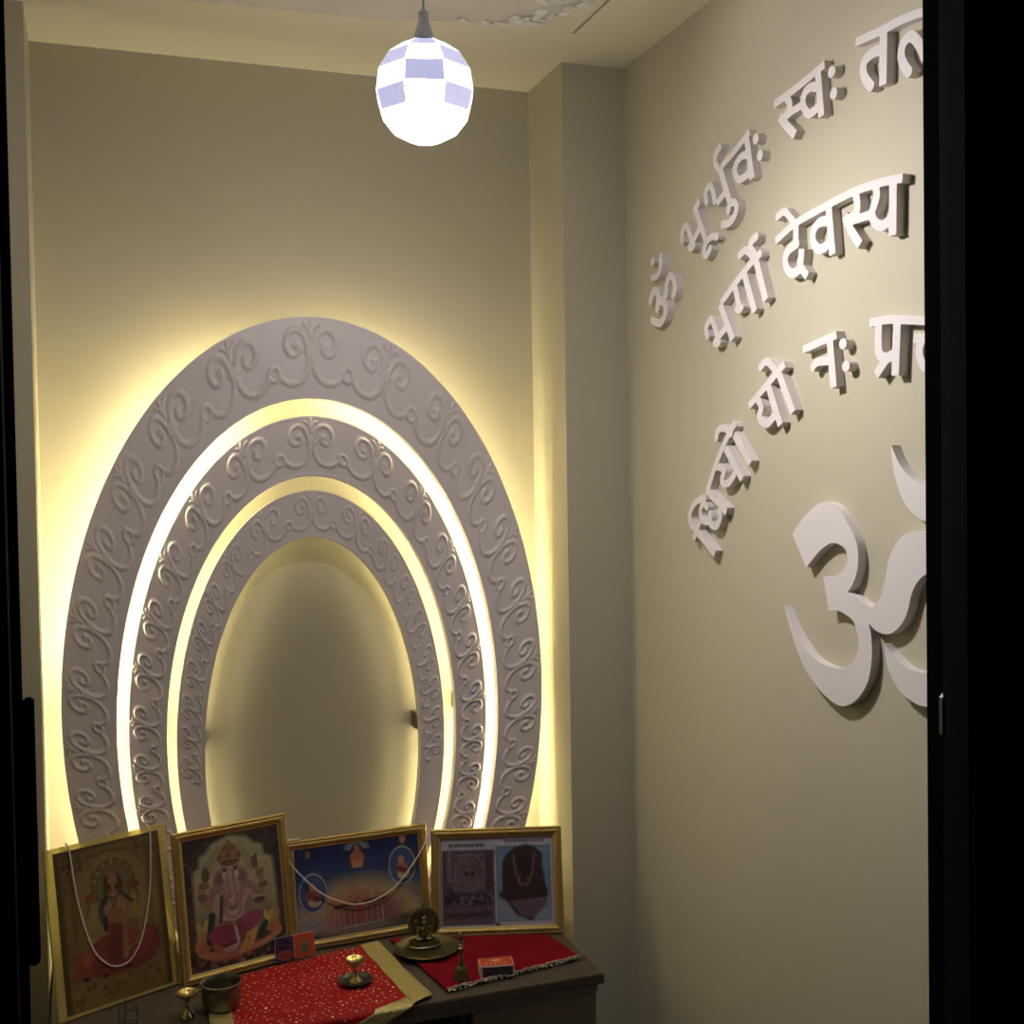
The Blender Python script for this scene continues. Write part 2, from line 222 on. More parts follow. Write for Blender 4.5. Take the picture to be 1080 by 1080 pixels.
# peeled patch of ceiling and a strip coloured dark for the shade in the seam beside it
poly = [(.02, 1.862), (.156, 1.854), (.28, 1.846), (.40, 1.839), (.46, 1.832), (.518, 1.818), (.55, 1.812), (.576, 1.804), (.61, 1.800), (.635, 1.788), (.657, 1.782), (.672, 1.790), (.688, 1.792), (.695, 1.775), (.712, 1.766), (.706, 1.745), (.716, 1.735), (.706, 1.719), (.722, 1.70), (.727, 1.683), (.715, 1.65), (.735, 1.60), (.728, 1.50), (.742, 1.4), (.73, 1.2), (.74, 1.05), (.02, 1.05)]
n = len(poly)
me = meshdata('trim_3', [(x, y, ZC-.0025) for x, y in poly]+[(x, y, ZC) for x, y in poly], [tuple(range(n))]+[(i, (i+1) % n, n+(i+1) % n, n+i) for i in range(n)])
tag(link('trim_3', me, M['peel']), kind='structure')
b = MB()
for i in range(46):
    k = random.choice(range(8, 21)); x, y = poly[k]; x += random.uniform(-.045, .012); y += random.uniform(-.04, .006); s = random.uniform(.004, .013)
    ang = random.uniform(0, 6.28); q = []
    for j in range(5):
        a = ang+j*1.257; rr = s*random.uniform(.5, 1.2); q.append((x+rr*math.cos(a), y+rr*math.sin(a), ZC-.003-random.uniform(0, .006)))
    q2 = [(p[0], p[1], p[2]+.0012) for p in q]
    b.add(q+q2, [(0,1,2,3,4), (9,8,7,6,5)]+[(j, (j+1) % 5, 5+(j+1) % 5, 5+j) for j in range(5)])
o = b.build('paint_flakes', M['flake']); tag(o, 'loose white paint flakes curling along the ragged edge of the peeled ceiling', 'peeling paint', kind='stuff')
b = MB().box((.7615, 1.30, ZC-.0012), (.7655, 1.803, ZC)); tag(b.build('trim_4', M['slotshade']), kind='structure')
# ------------------------------------------------------------------ carved oval panels
ZT = H-.785                            # table top
def template():
    """height field of one scroll motif, a = 0..0.5 (half a repeat), v = 0..1 (inner to outer edge)"""
    NA, NV = 110, 200; L = 1.15
    A, V = np.meshgrid(np.linspace(0, .5, NA)*L, np.linspace(0, 1, NV)); h = np.zeros_like(A)
    def stroke(pts, hw, amp=1, smooth=True):
        nonlocal h
        P = catmull(pts, 10) if smooth else [np.array(p, float) for p in pts]
        d = np.full(A.shape, 9.)
        for p, q in zip(P[:-1], P[1:]):
            px, py = p[0]*L, p[1]; ex, ey = q[0]*L-px, q[1]-py; l2 = ex*ex+ey*ey+1e-12
            t = np.clip(((A-px)*ex+(V-py)*ey)/l2, 0, 1); d = np.minimum(d, np.hypot(A-px-t*ex, V-py-t*ey))
        s = np.clip(1-(d/hw)**2, 0, 1); h = np.maximum(h, amp*s**1.3)
    stroke([(.03, .52), (.05, .66), (.10, .79), (.19, .845), (.275, .80), (.315, .69), (.285, .575), (.21, .535), (.155, .59), (.165, .665)], .05)
    stroke([(.185, .655), (.187, .657)], .055, .8, False)
    stroke([(.015, .62), (.022, .48), (.055, .33), (.135, .22), (.245, .185), (.345, .215), (.41, .285)], .052)
    ring = [(.5+.082*math.cos(t)/L, .345+.082*math.sin(t)) for t in np.linspace(0, 2*PI, 25)]
    stroke(ring, .04)
    stroke([(0, .72), (0, .94)], .032, .8, False); stroke([(.01, .78), (.04, .87), (.085, .91)], .03, .75); stroke([(.01, .74), (.06, .80), (.10, .82)], .022, .5)
    stroke([(0, .55), (.06, .55)], .04, .9, False); stroke([(0, .47), (.02, .50)], .045, .8, False)
    return h
TPL = template()
def relief(t, v, cen):
    c = np.array(sorted([-x for x in cen if x > 0]+list(cen)))
    F = np.interp(t, c, np.arange(len(c))); k = np.round(F); a = np.abs(F-k)
    ia = np.clip(a/.5*109, 0, 108.999); iv = np.clip(v*199, 0, 198.999)
    i0 = ia.astype(int); j0 = iv.astype(int); fa = ia-i0; fv = iv-j0
    h = (TPL[j0, i0]*(1-fa)*(1-fv)+TPL[j0, i0+1]*fa*(1-fv)+TPL[j0+1, i0]*(1-fa)*fv+TPL[j0+1, i0+1]*fa*fv)
    end = c[-1]-.5*(c[-1]-c[-2])
    return np.where(np.abs(t) < end, h, 0)
def ring_panel(name, label, O, I, yf, th, cen_deg, amp, NT, NV, lip, strips, spacers):
    g = empty(name, (O[0], yf, ZT), 0, label, 'wall panel', 'carved oval panels')
    cen = np.radians(cen_deg)
    v = np.linspace(0, 1, NV+1)[:, None]; s = np.linspace(-1, 1, NT+1)[None, :]
    par = [I[k]+(O[k]-I[k])*v for k in range(4)]
    ca = (ZT+.0005-par[1])/par[3]
    te = np.arccos(np.clip(ca, -1, 1))*.99995
    T = s*te; X = par[0]+par[2]*np.sin(T); Z = par[1]+par[3]*np.cos(T); Z = np.maximum(Z, ZT+.0005)
    h = relief(T, v+0*T, cen)*amp
    edge = np.minimum(v, 1-v)+0*T
    h += lip*np.clip(1-((edge-.03)/.025)**2, 0, 1)
    Y = yf-h
    # local to the empty
    X = X-O[0]; Z = Z-ZT; Yl = Y-yf
    nv, nt = NV+1, NT+1
    V = np.stack([X.ravel(), Yl.ravel(), Z.ravel()], 1)
    idx = np.arange(nv*nt).reshape(nv, nt)
    F = np.stack([idx[:-1, :-1].ravel(), idx[:-1, 1:].ravel(), idx[1:, 1:].ravel(), idx[1:, :-1].ravel()], 1)
    me = bpy.data.meshes.new('carved_panel')
    # sides and back
    loop = list(idx[0, :])+list(idx[1:, -1])+list(idx[-1, ::-1][1:])+list(idx[::-1, 0][1:-1])
    n0 = len(V); fr = V[loop]; bk = fr.copy(); bk[:, 1] = th
    V2 = np.concatenate([V, fr, bk]); m = len(loop)
    faces = F.tolist()+[[n0+i, n0+m+i, n0+m+(i+1) % m, n0+(i+1) % m] for i in range(m)]
    inn = {}; n1 = len(V2)
    b0 = V[idx[0, :]].copy(); b0[:, 1] = th; b1 = V[idx[-1, :]].copy(); b1[:, 1] = th
    V3 = np.concatenate([V2, b0, b1])
    faces += [[n1+i, n1+nt+i, n1+nt+i+1, n1+i+1] for i in range(nt-1)]
    me.from_pydata(V3.tolist(), [], faces); me.update()
    sm = np.zeros(len(me.polygons), bool); sm[:len(F)] = True; me.polygons.foreach_set('use_smooth', sm)
    link('carved_panel', me, M['ring'], g)
    for (fv, t0, t1, m, dy, rad) in strips:          # led rope fixed behind the panel
        pr = [I[k]+(O[k]-I[k])*fv for k in range(4)]
        pts = []
        for t in np.linspace(R(t0), R(t1), 90):
            x = pr[0]+pr[2]*math.sin(t)-O[0]; z = pr[1]+pr[3]*math.cos(t)-ZT
            if z > .004: pts.append((x, th+dy, z))
        MB().tube(pts, rad, 8).build('led_strip', M[m], g, smooth=True)
    for (t, fv, wd, hg) in spacers:                  # blocks that hold it off the wall
        pr = [I[k]+(O[k]-I[k])*fv for k in range(4)]; t = R(t)
        x = pr[0]+pr[2]*math.sin(t)-O[0]; z = pr[1]+pr[3]*math.cos(t)-ZT
        MB().box((x-wd/2, th, z-hg/2), (x+wd/2, YB-yf-.0008, z+hg/2)).build('spacer_block', M['wood2'], g)
    return g
ring_panel('oval_panel', 'outermost and largest white carved oval arch panel, glowing yellow around its rim',
  (.3562, H-.3639, .4113, .6490), (.3553, H-.3996, .3270, .5466), 2.004, .018,
  [0, 20.3, 38.4, 52, 64.2, 75.3, 85.6, 94.5, 103.2, 112, 121, 130.5, 141, 152], .0032, 1500, 84, .0,
  [(.5, -92, -22, 'led_left', .010, .004), (.5, -22, 128, 'led', .010, .004), (.16, -125, -22, 'led_hot', .012, .004), (.16, 8, 125, 'led_hot', .012, .004)], [(-88, .5, .03, .03), (88, .5, .03, .03), (0, .5, .03, .03)])
ring_panel('oval_panel', 'middle white carved oval arch panel between two glowing gaps',
  (.3565, H-.4121, .3098, .5302), (.3582, H-.4309, .2509, .4452), 2.026, .018,
  [0, 23, 40.8, 55.3, 67, 77.1, 87, 95.6, 103.2, 111.7, 120.5, 130, 140], .0036, 1400, 66, .0006,
  [(.2, -130, -20, 'led_mid', .012, .0035), (.2, 24, 130, 'led_mid', .012, .0035)], [(-88, .5, .03, .03), (88, .5, .03, .03), (0, .5, .03, .03)])
ring_panel('oval_panel', 'innermost and smallest white carved oval arch panel around the plain wall',
  (.3584, H-.4455, .2346, .4351), (.3588, H-.4670, .1890, .3750), 2.048, .018,
  [0, 22, 39.3, 51.5, 61.4, 71.3, 79, 86.2, 93.2, 100], .0026, 1200, 56, .0006,
  [(.7, -140, -40, 'led_low', .014, .003), (.7, 40, 140, 'led_low', .014, .003)], [(-86, .28, .03, .03), (86, .28, .03, .03), (0, .5, .03, .03)])

# ------------------------------------------------------------------ raised lettering on the right wall
def sd_stroke(Y, Z, pts, w):
    d = np.full(Y.shape, 9.); n = len(pts)-1; r = w/2
    for i in range(n):
        a, b = pts[i], pts[i+1]; e = b-a; L = float(np.hypot(*e))
        if L < 1e-7: continue
        e = e/L; al = (Y-a[0])*e[0]+(Z-a[1])*e[1]; pe = np.abs((Y-a[0])*-e[1]+(Z-a[1])*e[0])
        lo = -al; hi = al-L
        # interior joints are round, free ends are cut square
        ex = np.maximum(lo, hi)
        rd = np.hypot(np.maximum(ex, 0), pe)-r
        sq = np.maximum(pe-r, ex)
        free = ((lo > hi) & (i == 0)) | ((hi >= lo) & (i == n-1))
        d = np.minimum(d, np.where(free, sq, rd))
    return d
def sd_poly(Y, Z, P):
    d = np.full(Y.shape, 1e9); s = np.ones(Y.shape); n = len(P)
    for i in range(n):
        a = P[i]; b = P[i-1]; e = b-a; wy = Y-a[0]; wz = Z-a[1]
        t = np.clip((wy*e[0]+wz*e[1])/(e@e+1e-15), 0, 1)
        d = np.minimum(d, (wy-e[0]*t)**2+(wz-e[1]*t)**2)
        c1 = Z >= a[1]; c2 = Z < b[1]; c3 = e[0]*wz > e[1]*wy
        s = np.where((c1 & c2 & c3) | (~c1 & ~c2 & ~c3), -s, s)
    return s*np.sqrt(d)
def extrude_sdf(name, fn, box, res, parent, m, loc, xf, xb):
    y0, y1, z0, z1 = box; ny = int((y1-y0)/res)+2; nz = int((z1-z0)/res)+2
    yy = y0+np.arange(ny)*res; zz = z0+np.arange(nz)*res
    Yg, Zg = np.meshgrid(yy, zz, indexing='ij'); D = fn(Yg, Zg); inn = D < 0
    V = []; F = []; ck = {}; xk = {}; sf = {}; SV = []; SF = []
    def cor(i, j):
        k = (i, j)
        if k not in ck: ck[k] = len(V); V.append((xf, yy[i], zz[j]))
        return ck[k]
    def cross(a, b):
        k = (a, b) if a < b else (b, a)
        if k not in xk:
            da, db = D[k[0]], D[k[1]]; t = da/(da-db); t = min(.98, max(.02, t))
            xk[k] = len(V); V.append((xf, yy[k[0][0]]*(1-t)+yy[k[1][0]]*t, zz[k[0][1]]*(1-t)+zz[k[1][1]]*t))
        return xk[k]
    S = inn[:-1, :-1].astype(int)+inn[1:, :-1]+inn[1:, 1:]+inn[:-1, 1:]
    for i, j in np.argwhere(S > 0):
        cs = [(i, j), (i, j+1), (i+1, j+1), (i+1, j)]; cs = [(int(a), int(b)) for a, b in cs]
        if S[i, j] == 4: F.append([cor(*c) for c in cs]); continue
        pl = []; seg = []
        for q in range(4):
            a, b = cs[q], cs[(q+1) % 4]
            if inn[a]: pl.append(cor(*a))
            if inn[a] != inn[b]:
                x = cross(a, b); pl.append(x); seg.append((x, bool(inn[a])))
        if len(pl) > 2: F.append(pl)
        for q in range(len(seg)):
            if seg[q][1]:
                e0 = seg[q][0]; e1 = seg[(q+1) % len(seg)][0]; SF.append((e0, e1))
    n = len(V); side = {}
    def sv(k):
        if k not in side:
            side[k] = len(V); V.append(V[k]); V.append((xb+.0006, V[k][1], V[k][2]))
        return side[k]
    for e0, e1 in SF:
        a = sv(e0); b = sv(e1); F.append([a, b, b+1, a+1])
    nfront = len(F)-len(SF)
    V = [(x-loc[0], y-loc[1], z-loc[2]) for x, y, z in V]
    me = meshdata(name, V, F)
    sm = np.zeros(len(F), bool); sm[nfront:] = True; me.polygons.foreach_set('use_smooth', sm); me.set_sharp_from_angle(angle=R(38))
    return link(name, me, m, parent)
XFR = XW-.013
def raised_word(key, label, dots_key=None, circ_as_blob=True):
    W = WORDS[key]; S = []
    for w, sm, pts in W['s']:
        P = [np.array(p)/1000 for p in pts]
        if sm and len(P) > 2: P = [np.array(p) for p in catmull(P, 6)]
        S.append((w/1000, P))
    A = np.concatenate([np.array(P) for _, P in S]); mg = .016
    box = (A[:, 0].min()-mg, A[:, 0].max()+mg, A[:, 1].min()-mg, A[:, 1].max()+mg)
    blobs = W['d'] if dots_key is None and circ_as_blob else []
    loc = (XW, (box[0]+box[1])/2, (box[2]+box[3])/2)
    def fn(Y, Z):
        d = np.full(Y.shape, 9.)
        for w, P in S: d = np.minimum(d, sd_stroke(Y, Z, P, w))
        for (cy, cz, ry, rz) in blobs:
            ry /= 1000; rz /= 1000; ry = min(ry, .0125)
            d = np.minimum(d, (np.hypot((Y-cy/1000)/ry, (Z-cz/1000)/rz)-1)*min(ry, rz))
        return d
    root = empty('raised_word', loc, 0, label, 'wall lettering', 'raised words on the right wall')
    extrude_sdf('letterform', fn, box, .0013, root, M['letter'], loc, XFR, XW)
    dk = WORDS[dots_key]['d'] if dots_key else ([] if circ_as_blob else W['d'])
    for (cy, cz, ry, rz) in dk:
        b = MB(); n = 28; ry /= 1000; rz /= 1000
        f = [(XFR-loc[0], cy/1000-loc[1]+ry*math.cos(2*PI*k/n), cz/1000-loc[2]+rz*math.sin(2*PI*k/n)) for k in range(n)]
        bb = [(0, y, z) for _, y, z in f]
        b.add(f+bb, [tuple(range(n)), tuple(reversed(range(n, 2*n)))]+[(k, n+k, n+(k+1) % n, (k+1) % n) for k in range(n)])
        b.build('dot', M['letter'], root, smooth=True, sharp=40)
    return root
raised_word('om', 'small raised white Om sign with its dot, nearest the pillar corner', None, False)
raised_word('bhu', 'raised white syllable bhu just right of the small Om, without any dots')
raised_word('rbhuva', 'raised white word rbhuvah with two dots, between bhu and svah in the top line', 'rbhuva_v')
raised_word('sva', 'raised white word svah with two dots, in the top line left of the cut-off word', 'sva_v')
raised_word('tat', 'topmost raised white word beginning with ta, cut off by the black door frame')
raised_word('bhargo', 'raised white word bhargo starting the middle line, under the rbhuvah word')
raised_word('devasya', 'longest raised white word devasya on one curved bar, in the middle line')
raised_word('dhiyo', 'lowest raised white word dhiyo climbing steeply at the start of the bottom line')
raised_word('yo', 'short raised white word yo in the bottom line between dhiyo and nah')
raised_word('na', 'short raised white word nah with two dots in the bottom line', 'na_v')
raised_word('pracha', 'raised white word beginning with pra in the bottom line, cut off by the door frame')
def outline(pts):
    """smooth closed outline that keeps its marked corners sharp"""
    P = [np.array(p[:2])/1000 for p in pts]; k = [i for i, p in enumerate(pts) if p[2]]
    out = []
    for a, b in zip(k, k[1:]+[k[0]+len(P)]):
        seg = [P[i % len(P)] for i in range(a, b+1)]
        out += (catmull(seg, 6) if len(seg) > 2 else seg)[:-1]
    return [np.array(p) for p in out]
root = empty('om_sign', (XW, 1.21, H-.13), 0, 'very large white raised Om sign on the right wall, half hidden by the door frame', 'wall lettering')
loc = tuple(root.location)
for nm, data in (('om_body', OM_BODY), ('crescent', OM_MOON)):
    P = outline(data); A = np.array(P); mg = .006
    box = (A[:, 0].min()-mg, A[:, 0].max()+mg, A[:, 1].min()-mg, A[:, 1].max()+mg)
    extrude_sdf(nm, lambda Y, Z, P=P: sd_poly(Y, Z, P), box, .0016, root, M['letter'], loc, XFR, XW)
# ------------------------------------------------------------------ pendant lamp
PX, PY, PZ = .3946, 1.4, H+.4779
lamp = empty('pendant_lamp', (PX, PY, PZ), 0, 'faceted globe pendant lamp of silver and lit glass panels hanging from the ceiling', 'lamp')
RG = .063; AZ0 = math.atan2(-PY, -PX); lat = [66, 44, 20, -4, -27, -50, -72]
def sp(la, az, r): return (r*math.cos(R(la))*math.cos(az), r*math.cos(R(la))*math.sin(az), r*math.sin(R(la)))
for row in range(6):
    for k in range(8):
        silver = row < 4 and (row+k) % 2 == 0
        a0 = AZ0+(k-.5)*PI/4+.006; a1 = AZ0+(k+.5)*PI/4-.006; l0, l1 = lat[row]-.3, lat[row+1]+.3
        q = [sp(l0, a0, RG), sp(l1, a0, RG), sp(l1, a1, RG), sp(l0, a1, RG)]
        t = .0022 if silver else .0016
        q2 = [tuple(c*(1-t/RG) for c in p) for p in q]
        b = MB().add(q+q2, [(0,1,2,3),(7,6,5,4),(0,4,5,1),(1,5,6,2),(2,6,7,3),(3,7,4,0)])
        b.build('silver_panel' if silver else 'glass_panel', M['glowsilver'] if silver else M['glass' if row < 3 else 'clear'], lamp)
q = [sp(-72.3, AZ0+(k+.5)*PI/4, RG) for k in range(8)]; q2 = [(x*.98, y*.98, z+.0016) for x, y, z in q]
MB().add(q+q2, [tuple(range(8)), tuple(range(15, 7, -1))]+[(k, (k+1) % 8, 8+(k+1) % 8, 8+k) for k in range(8)]).build('glass_panel', M['clear'], lamp)
MB().lathe([(r*1.077, z*1.077) for r, z in [(.0245, .0515), (.0245, .0535), (.013, .0565), (.0125, .058), (.0062, .0795), (.006, .080), (.0062, .089), (.004, .0905), (.0018, .094)]], 32).build('lamp_cup', M['cup'], lamp, smooth=True, sharp=50)
MB().tube([(0, 0, .098), (.0003, 0, .14), (-.0002, .0003, .19), (0, 0, ZC-PZ-.012)], .0014, 8).build('cord', M['cord'], lamp, smooth=True)
MB().lathe([(.0001, ZC-PZ-.018), (.012, ZC-PZ-.016), (.024, ZC-PZ-.006), (.025, ZC-PZ-.0006)], 32).build('ceiling_rose', M['glowsilver'], lamp, smooth=True)
MB().lathe([(.0085, .058), (.009, .054), (.0135, .0495), (.0145, .045), (.012, .041), (.0065, .0385), (.0001, .038)], 24).build('bulb', M['bulb'], lamp, smooth=True)
ld = bpy.data.lights.new('pendant_light', 'POINT'); ld.energy = LAMP_W; ld.shadow_soft_size = .034; ld.color = (1, .955, .965)
lo = bpy.data.objects.new('pendant_light', ld); C.objects.link(lo); lo.location = (PX, PY, PZ-.014)
ad = bpy.data.lights.new('pendant_aimed_light', 'AREA'); ad.shape = 'DISK'; ad.size = .07; ad.energy = AIM_W; ad.color = (1, .955, .965)   # disk light added inside the globe, tilted to favour the right wall
ao = bpy.data.objects.new('pendant_aimed_light', ad); C.objects.link(ao); ao.location = (PX, PY, PZ-.006)
ao.rotation_euler = Vector((.60, -.58, -.55)).to_track_quat('-Z', 'Y').to_euler()

# ------------------------------------------------------------------ altar table
YT, XT0, XT1 = 1.696, -.078, .749
tb = empty('altar_table', ((XT0+XT1)/2, 1.9, 0), 0, 'dark brown altar table with a thin overhanging top, standing in the niche', 'table')
def tpart(name, a, bb, m, bevel=.0015):
    o = MB().box((a[0]-tb.location.x, a[1]-1.9, a[2]), (bb[0]-tb.location.x, bb[1]-1.9, bb[2])).build(name, M[m], tb, bevel=bevel); return o
tpart('tabletop', (XT0, YT, ZT-.016), (XT1, YB-.002, ZT), 'wood')
tpart('apron', (XT0+.004, YT+.016, ZT-.034), (XT1-.004, YT+.034, ZT-.0162), 'wood3')
tpart('side_panel', (XT1-.02, YT+.035, 0), (XT1-.004, YB-.004, ZT-.0162), 'wood2')
tpart('side_panel', (XT0+.004, YT+.035, 0), (XT0+.02, YB-.004, ZT-.0162), 'wood2')
tpart('divider', (.517, YT+.036, 0), (.533, YB-.02, ZT-.0345), 'wood2')
tpart('door', (.535, YT+.020, .06), (XT1-.006, YT+.0345, ZT-.0345), 'wood3')
tpart('shelf', (XT0+.021, YT+.06, .40), (.516, YB-.02, .416), 'wood2')
tpart('back_panel', (XT0+.021, YB-.018, .02), (XT1-.021, YB-.008, ZT-.0162), 'wood2')

# ------------------------------------------------------------------ cloths
def cloth_grid(c, nu, nv, zoff, wr, seed, hang=False):
    """c: back-left, back-right, front-right, front-left on the table; hangs over the front edge"""
    c = [np.array(p, float) for p in c]; rs = np.random.RandomState(seed)
    ph = rs.rand(6)*6.28; V = np.zeros((nv+1, nu+1, 3))
    for j in range(nv+1):
        for i in range(nu+1):
            u, v = i/nu, j/nv
            p = (c[0]*(1-u)+c[1]*u)*(1-v)+(c[3]*(1-u)+c[2]*u)*v
            x, y = p
            z = zoff+wr*(.9+.5*math.sin(x*62+y*30+ph[0])+.4*math.sin(x*25-y*85+ph[1])+.25*math.sin(x*140+y*70+ph[2]))
            z = max(z, .0012)
            if hang and y < YT-.001:
                over = YT-.001-y; V[j, i] = (x, YT-.0045-.6*abs(z)-.05*min(over, .06)*math.sin(x*40+ph[3])**2, ZT+.001-over+.001)
            else: V[j, i] = (x, y, ZT+z)
    return V
def grid_mesh(name, V, m, parent, u0=0, u1=1, v0=0, v1=1, off=None):
    nv, nu = V.shape[0]-1, V.shape[1]-1
    a, b, c, d = int(round(u0*nu)), int(round(u1*nu)), int(round(v0*nv)), int(round(v1*nv))
    S = V[c:d+1, a:b+1]; h, w = S.shape[:2]; P = S.reshape(-1, 3)
    idx = np.arange(h*w).reshape(h, w)
    F = np.stack([idx[:-1, :-1].ravel(), idx[1:, :-1].ravel(), idx[1:, 1:].ravel(), idx[:-1, 1:].ravel()], 1)
    P = P-np.array(parent.location)
    if off: P = P+np.array(off)
    me = meshdata(name, P.tolist(), F.tolist(), True)
    o = link(name, me, m, parent)
    md = o.modifiers.new('thick', 'SOLIDIFY'); md.thickness = .0007; md.offset = 1
    return o
cl = empty('altar_cloth', (.3, 1.8, ZT), 0, 'bright red sequined cloth with gold borders draped over the table edge', 'cloth')
V = cloth_grid([(.150, 1.888), (.440, 1.951), (.470, 1.712), (.132, 1.555)], 100, 100, .0022, .0016, 3, True)
grid_mesh('red_fabric', V, M['red'], cl)
up = (0, -.0009, .0012)
grid_mesh('gold_border', V, M['braid'], cl, .89, 1, 0, 1, up)
grid_mesh('gold_border', V, M['braid'], cl, 0, .11, 0, .93, up)
grid_mesh('gold_border', V, M['braid'], cl, 0, .895, .90, 1, up)
b = MB()
SEQ = [(u+random.uniform(-.010, .010)+(.016 if r % 2 else 0), .03+r*.041+random.uniform(-.008, .008)) for r in range(21) for u in np.arange(.13, .88, .033)]
for u, v in SEQ:
    i = int(u*100); j = int(v*100)
    if random.random() < .12: continue
    p = V[j, i]; nrm = Vector(np.cross(V[j, i+1]-V[j, i], V[j+1, i]-V[j, i])); nrm = -nrm.normalized()
    if nrm.z < 0 and abs(nrm.z) > .3: nrm = -nrm
    if nrm.y > .5: nrm = -nrm
    nrm = (nrm+Vector((random.gauss(0, .10), random.gauss(0, .10), 0))).normalized()
    t = nrm.orthogonal().normalized(); s = nrm.cross(t); c0 = Vector(p)+nrm*.0016-cl.location; r = random.uniform(.0012, .0021)
    f = [c0+(t*math.cos(a*PI/5)+s*math.sin(a*PI/5))*r for a in range(10)]
    b.add(f, [tuple(range(10))])
tag(b.build('sequins', M['sequin'], cl), kind='stuff')
vc = empty('velvet_cloth', (.6, 1.82, ZT), 0, 'dark red velvet cloth with silver bead trim at the right end of the table', 'cloth')
V2 = cloth_grid([(.462, 1.956), (.722, 1.872), (.736, 1.763), (.494, 1.722)], 90, 60, .0026, .0016, 8)
grid_mesh('velvet_fabric', V2, M['velvet'], vc)
b = MB(); A = V2[-1, 1]; B_ = V2[-1, -1]; dn = np.array([B_[1]-A[1], A[0]-B_[0], 0]); dn = dn/np.linalg.norm(dn)
for k in range(54):
    p = A+(B_-A)*k/53; cpt = p+dn*(.0015+.0014*math.sin(k*.7))
    b.ball(tuple(cpt+np.array([0, 0, .0026])-np.array(vc.location)), .0021+.0003*random.random(), 9, 6)
    if k % 2 == 0:
        b.ball(tuple(p+dn*(.0065+.0018*math.sin(k*.35))+np.array([0, 0, .0012])-np.array(vc.location)), (.0026, .0016, .0012), 7, 5)
for k in range(6):
    p = A+(B_-A)*(k*.17+.06); c0 = p+dn*.004+np.array([0, 0, .003])-np.array(vc.location)
    for j in range(6): b.ball(tuple(c0+np.array([.0035*math.cos(j*1.05), .003*math.sin(j*1.05), .0006])), .0019, 6, 4)
b.build('bead_trim', M['bead'], vc, smooth=True)
pts = [tuple(A+(B_-A)*t+dn*(.0035+.003*math.sin(t*46))+np.array([0, 0, .0016])-np.array(vc.location)) for t in np.linspace(0, 1, 160)]
MB().tube(pts, .0011, 6).build('trim_braid', M['bead'], vc, smooth=True)

# ------------------------------------------------------------------ pictures
def lin(c):
    c = np.array(c, float)/255; return np.where(c <= .04045, c/12.92, ((c+.055)/1.055)**2.4)
class Art:
    def __init__(s, w, h, c): s.w, s.h = w, h; s.a = np.zeros((h, w, 3))+lin(c); s.U, s.V = np.meshgrid((np.arange(w)+.5)/w, (np.arange(h)+.5)/h); s.k = h/w
    def put(s, mask, c): s.a = s.a*(1-mask[..., None])+lin(c)*mask[..., None]; return s
    def sm(s, d, soft=1.0): return np.clip(.5-d*s.w/soft, 0, 1)
    def ell(s, x, y, rx, ry, c, al=1, rot=0, soft=1.0):
        X = s.U-x; Y = (s.V-y)*s.k; ry = ry*s.k; cr, sr = math.cos(rot), math.sin(rot); X, Y = X*cr+Y*sr, -X*sr+Y*cr
        return s.put(al*s.sm((np.hypot(X/rx, Y/ry)-1)*min(rx, ry), soft), c)
    def ringe(s, x, y, rx, ry, wd, c, al=1):
        X = s.U-x; Y = (s.V-y)*s.k; ry = ry*s.k
        return s.put(al*s.sm(np.abs((np.hypot(X/rx, Y/ry)-1)*min(rx, ry))-wd/2), c)
    def line(s, pts, wd, c, al=1, soft=1.0):
        d = np.full(s.U.shape, 9.)
        for p, q in zip(pts[:-1], pts[1:]):
            ax, ay, bx, by = p[0], p[1]*s.k, q[0], q[1]*s.k; ex, ey = bx-ax, by-ay
            t = np.clip(((s.U-ax)*ex+(s.V*s.k-ay)*ey)/(ex*ex+ey*ey+1e-9), 0, 1)
            d = np.minimum(d, np.hypot(s.U-ax-t*ex, s.V*s.k-ay-t*ey))
        return s.put(al*s.sm(d-wd/2, soft), c)
    def rect(s, x0, y0, x1, y1, c, al=1, soft=1.0):
        d = np.maximum(np.maximum(x0-s.U, s.U-x1), np.maximum((y0-s.V)*s.k, (s.V-y1)*s.k)); return s.put(al*s.sm(d, soft), c)
    def poly(s, pts, c, al=1):
        P = [np.array([x, y*s.k]) for x, y in pts]; return s.put(al*s.sm(sd_poly(s.U, s.V*s.k, P)), c)
    def grad(s, c0, c1, y0=0, y1=1): 
        t = np.clip((s.V-y0)/(y1-y0), 0, 1)[..., None]; s.a = lin(c0)*(1-t)+lin(c1)*t; return s
    def blot(s, n, x0, y0, x1, y1, cols, r, seed, al=.8):
        rs = random.Random(seed)
        for _ in range(n):
            s.ell(rs.uniform(x0, x1), rs.uniform(y0, y1), r*rs.uniform(.4, 1), r*rs.uniform(.4, 1)/s.k, rs.choice(cols), al)
        return s
